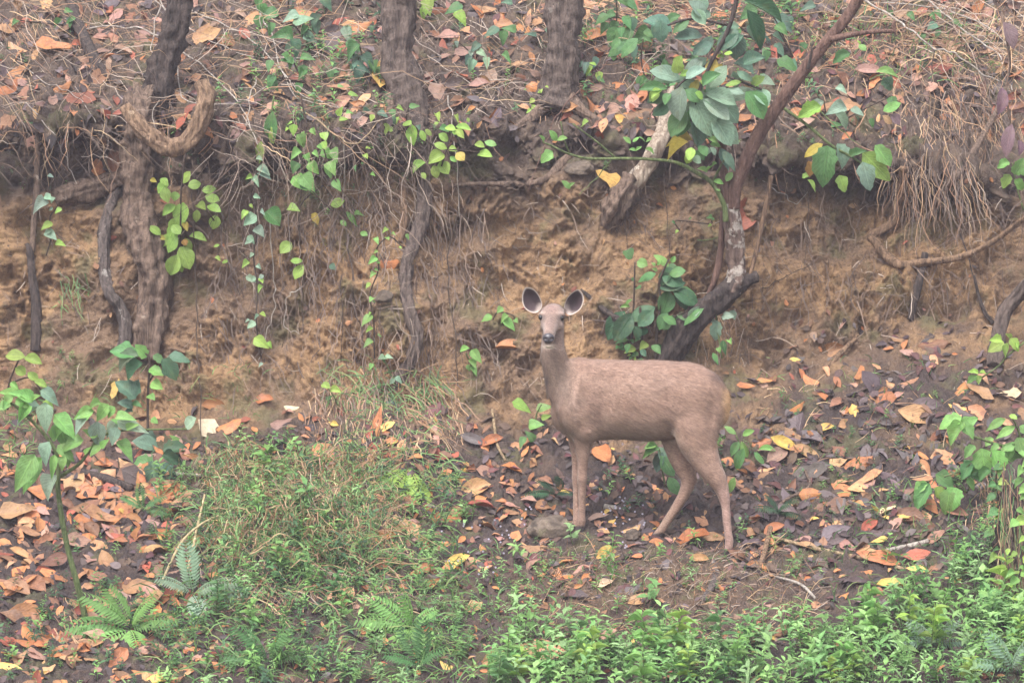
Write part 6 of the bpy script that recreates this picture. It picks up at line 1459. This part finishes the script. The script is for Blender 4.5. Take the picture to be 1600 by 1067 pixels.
# ------------------------------------------------------------------ ferns
def fern_frond_arrays(seed, n=13, kind='lance'):
    rg = np.random.default_rng(seed); sp = Soup()
    t = np.linspace(0, 1, 8); C = np.stack([t, 0 * t, 0.35 * t - 0.55 * t ** 2], 1)
    V, F = tube_arrays(C[::2], [0.010, 0.008, 0.006, 0.003], 4, 8); sp.add(V, F)
    for k in range(n):
        f = 0.14 + 0.84 * k / (n - 1)
        c = np.array([f, 0, 0.35 * f - 0.55 * f * f]); L = 0.30 * math.sin(math.pi * (0.12 + 0.88 * (1 - f)) ** 0.9) ** 0.8 * rg.uniform(0.85, 1.1) + 0.02
        for s in (-1, 1):
            v, fc, u = leaf_arrays('lance', 3, 2, 0.25, 0.2, 0, 0.02, 0, seed * 50 + k, 0.26)
            X = np.array([0.35, s * 1.0, -0.1 - 0.3 * f]); X /= np.linalg.norm(X); Zv = np.array([0.1, 0, 1.0]); Zv -= X * Zv.dot(X); Zv /= np.linalg.norm(Zv)
            sp.add((v * L) @ np.array([X, np.cross(Zv, X), Zv]) + c, fc, (0.5,) * 3, u)
    return np.vstack(sp.V), np.vstack(sp.F), np.vstack(sp.U)
FRONDS = []
for k in range(4):
    a = fern_frond_arrays(300 + k, 12 + k)
    me = mesh_np('frond', a[0], a[1], True, None, a[2]); me.materials.append(LEAF_GREEN); FRONDS.append(me)
def fern(px, py, fr, label, colour):
    p = S(px, py)
    e = empty('fern', p, label, 'fern')
    for (tx, ty, k) in fr:
        Y = p.y - lr.uniform(0.02, 0.16)
        t = P(px + tx, py + ty, min(Y, surf(px + tx, py + ty)[0].y - 0.05))
        b = p + Vector((lr.uniform(-.01, .01), -0.01, 0.01))
        M = frame_matrix(b, t, Vector((lr.uniform(-0.3, 0.3), -0.55, 0.85)), (t - b).length * k)
        o = link('frond', lr.choice(FRONDS), None, e, vary(GREENS[colour], 0.25)); o.matrix_basis = Matrix.Translation(-e.location) @ M
fern(205, 985, [(-95, -20, 1), (-70, 25, 1), (-30, -65, .9), (20, -55, .9), (60, -30, 1), (15, 35, 1), (-60, -62, .8)], 'bright green fern at the foot of the pointed-leaf sapling', 'light')
fern(300, 930, [(-45, -35, .9), (-10, -75, .9), (60, -30, 1), (100, -10, 1), (20, 40, .9)], 'blue-green fern beside the upright straw cane', 'grey')
fern(640, 985, [(-75, -30, .9), (-45, -52, 1), (0, -58, 1), (35, -38, 1), (-60, 10, .9), (20, 30, .9), (-20, 40, .8)], 'dense green fern standing in the weedy ground in front of the leafy tussock', 'light')
fern(640, 735, [(-60, 20, .8), (-40, 45, .7), (-15, 60, .7), (12, 55, .7), (30, 70, .7)], 'yellow-green fern drooping from the grassy tussock', 'lime')
fern(655, 1045, [(-20, -60, .8), (10, -70, .8), (30, -40, .8), (-45, -30, .8)], 'small upright fern at the edge of the weeds', 'mid')
fern(420, 1035, [(-70, -20, .8), (-40, -60, .8), (20, -60, .8), (50, -20, .8)], 'ragged fern low on the leafy tussock', 'mid')
fern(1460, 1010, [(-60, -20, .8), (-30, -45, .8), (25, -45, .8), (60, -15, .8)], 'low fern among the bright weeds', 'grey')
fern(1560, 960, [(-45, -15, .8), (-20, -45, .8), (25, -40, .8), (50, 0, .8)], 'low fern at the foot of the fibrous stump', 'mid')
fern(1580, 1050, [(-60, -25, .8), (-25, -60, .8), (25, -60, .8), (50, -20, .8)], 'grey-green fern below the fibrous stump', 'grey')
fern(870, 775, [(-45, -10, .8), (-25, -30, .8), (10, -35, .8), (25, -10, .8)], 'small dark fern behind the boulder', 'dark')
fern(225, 800, [(-30, -28, .8), (-8, -40, .8), (25, -30, .8), (38, -5, .8)], 'tiny fern among orange leaves below the lobed plant', 'mid')
fern(1215, 805, [(-28, -20, .8), (-10, -34, .8), (20, -30, .8), (34, -6, .8)], 'tiny fern among purple leaves near the hind leg of the deer', 'dark')

# ------------------------------------------------------------------ single weeds that stand out of the mass
def weed(px, py, h, colour, label, group, kind='lance', ar=0.34, n=12):
    p = S(px, py); e = empty('weed', p, label, 'weed', group)
    hm = h * mpp(p.y); lean = Vector((lr.gauss(0, 0.12), lr.gauss(-0.1, 0.1), 1)).normalized()
    top = p + lean * hm
    mid_ = p + lean * hm * 0.5 + Vector((lr.gauss(0, .01), 0, 0))
    add_tube('stem', ([tuple(p - Vector((0, 0, 0.01))), tuple(mid_), tuple(top)], [0.0032, 0.0026, 0.0014]), STEM_GREEN, e, 6, 0.1, 1)
    for k in range(n):
        f = 0.25 + 0.75 * (k + 1) / n
        a = k * 2.4 + lr.uniform(0, 0.7)
        b = p + (top - p) * f
        L = hm * lr.uniform(0.30, 0.5) * (1.15 - 0.45 * f)
        t = b + Vector((math.cos(a), math.sin(a) * 0.9, lr.uniform(0.05, 0.75))).normalized() * L
        M = frame_matrix(b, t, Vector((0, -0.35, 1)), L * ar)
        o = link('leaf', leaf_mesh(kind, lr.randrange(6)), None, e, vary(GREENS[colour], 0.25)); o.matrix_basis = Matrix.Translation(-e.location) @ M
for k in range(34):
    px = lr.uniform(770, 1600); y0 = float(np.interp(px, (760, 860, 960, 1040, 1130, 1200, 1260, 1340, 1420, 1500, 1600), (1030, 1010, 1060, 1010, 1015, 1050, 1005, 985, 960, 930, 900)))
    weed(px, lr.uniform(y0, 1085), lr.uniform(50, 85), lr.choice(['light', 'light', 'mid', 'lime']), 'upright narrow-leaved bright green weed ' + ('in the patch below the boulder' if px < 980 else 'in the patch below the bare hump' if px < 1240 else 'in the thick patch towards the fibrous stump'), 'weeds ' + ('below the boulder' if px < 980 else 'below the hump' if px < 1240 else 'near the stump'))
for k in range(12):
    weed(lr.uniform(300, 560), lr.uniform(800, 1060), lr.uniform(34, 62), lr.choice(['mid', 'light']), 'small broad-leaved weed growing on the leafy tussock', 'weeds on the leafy tussock', 'ovate', 0.6, 9)
for px, py, lab in ((948, 895, 'grassy weed with a yellow leaf on it on the bare hump'), (935, 930, 'small rosette weed on the bare hump below the boulder')):
    weed(px, py, 30, 'light', lab, None, 'lance', 0.22, 9)
weed(400, 760, 66, 'light', 'bright broad-leaved weed at the top of the leafy tussock', None, 'ovate', 0.7, 8)
# tiny pale flowers
flow = Soup(); rg_ = np.random.default_rng(3)
fv, ff, fu = leaf_arrays('round', 2, 2, 0, 0.2, 0, 0, 0, 1, 0.9)
Ms, Cc = [], []
for (x0, x1, y0, y1), cnt in (((680, 800, 820, 910), 26), ((930, 1010, 780, 840), 26), ((812, 830, 800, 830), 5), ((960, 985, 850, 880), 4)):
    for _ in range(cnt):
        px, py = rg_.uniform(x0, x1), rg_.uniform(y0, y1); p = S(px, py, 0.03) + Vector((0, 0, rg_.uniform(0.02, 0.06)))
        for q in range(5):
            a = q * 1.2566; s = 0.008
            M = np.eye(4); M[:3, 0] = np.array([math.cos(a), -0.3, math.sin(a)]) * s; M[:3, 1] = np.array([-math.sin(a), 0, math.cos(a)]) * s; M[:3, 2] = np.array([0, -1, 0.2]) * s; M[:3, 3] = p
            Ms.append(M); Cc.append((0.62, 0.58, 0.70))
flow.batch(fv, ff, np.array(Ms), np.array(Cc), fu)
tag(flow.build('wild_flowers', SOUP_GREEN), 'scatter of tiny pale lilac flowers in the low herbs', None, None, 'stuff')

# ------------------------------------------------------------------ fibrous stump at the edge
def stump():
    p = S(1585, 930)
    e = empty('fibrous_stump', p, 'fibrous brown stump hung with dry roots and creepers at the edge of the weeds', 'stump')
    ys_ = p.y + 0.05
    add_tube('trunk', at_depth_path([(1600, 985, 34), (1598, 930, 36), (1600, 870, 38), (1606, 800, 40), (1612, 750, 34), (1616, 720, 20)], [ys_, ys_ + 0.02]), BARK_DARK, e, 18, 0.6, 90)
    add_tube('broken_knot', at_depth_path([(1568, 935, 12), (1572, 912, 15), (1576, 892, 13), (1578, 878, 6)], [ys_ - 0.16, ys_ - 0.14]), BARK_ROOT, e, 12, 0.6, 91)
    sp = Soup(); rg = np.random.default_rng(4)
    for k in range(300):
        th = rg.uniform(-2.2, 0.6); r_ = 40 * rg.uniform(0.9, 1.25); py = rg.uniform(718, 900); L = rg.uniform(25, 120)
        px = 1604 + r_ * math.cos(th - 0.6); Y = ys_ - 40 * mpp(0) * abs(math.sin(th)) - rg.uniform(0, 0.06)
        sw = rg.normal(0, 10)
        C = np.array([P(px + sw * t_ * t_ + rg.normal(0, 2.2), py + L * t_, Y - 0.03 * t_) for t_ in (0, .25, .5, .75, 1)])
        w = np.array([1, 1, .9, .7, .3])[:, None] * 0.0022 * rg.uniform(0.5, 1.3); sd = np.array([1, 0.1, rg.normal(0, 0.3)])
        sp.add(np.vstack([C - sd * w, C + sd * w]) - np.array(p), [(i, i + 1, 5 + i + 1, 5 + i) for i in range(4)], np.array((STRAW + ROOTC + GRASSC)[rg.integers(13)]) * rg.uniform(.6, 1.2))
    o = sp.build('root_fringe', SOUP_DEAD, e); o['kind'] = 'stuff'
stump()
climber('second creeper with pale leaves wrapped around the fibrous stump', [(1598, 715), (1606, 760), (1594, 810), (1604, 860), (1592, 900), (1580, 960)], 34, 17, 'light', 0.32)
climber('small green creeper hanging down the face of the fibrous stump', [(1560, 720), (1556, 760), (1566, 800), (1558, 840), (1570, 870), (1590, 840), (1584, 780)], 40, 14, 'mid', 0.35)
# ------------------------------------------------------------------ misty air
def haze_box():
    x0, x1, y0, y1, z0, z1 = -60.0, 60.0, -66.0, 66.0, -6.0, 24.0
    V = [(x, y, z) for x in (x0, x1) for y in (y0, y1) for z in (z0, z1)]
    F = [(0, 1, 3, 2), (4, 6, 7, 5), (0, 4, 5, 1), (2, 3, 7, 6), (0, 2, 6, 4), (1, 5, 7, 3)]
    m = bpy.data.materials.new('haze'); m.use_nodes = True
    nt = m.node_tree; nt.nodes.clear()
    out = nt.nodes.new('ShaderNodeOutputMaterial')
    v = nt.nodes.new('ShaderNodeVolumePrincipled')
    v.inputs['Color'].default_value = (0.89, 0.85, 0.97, 1)
    v.inputs['Density'].default_value = 0.0018
    v.inputs['Anisotropy'].default_value = 0.2
    nt.links.new(v.outputs[0], out.inputs['Volume'])
    o = link('haze', mesh_np('haze', V, F, False), m)
    tag(o, 'thin pale mist in the air between the trees', None, None, 'stuff')
haze_box()
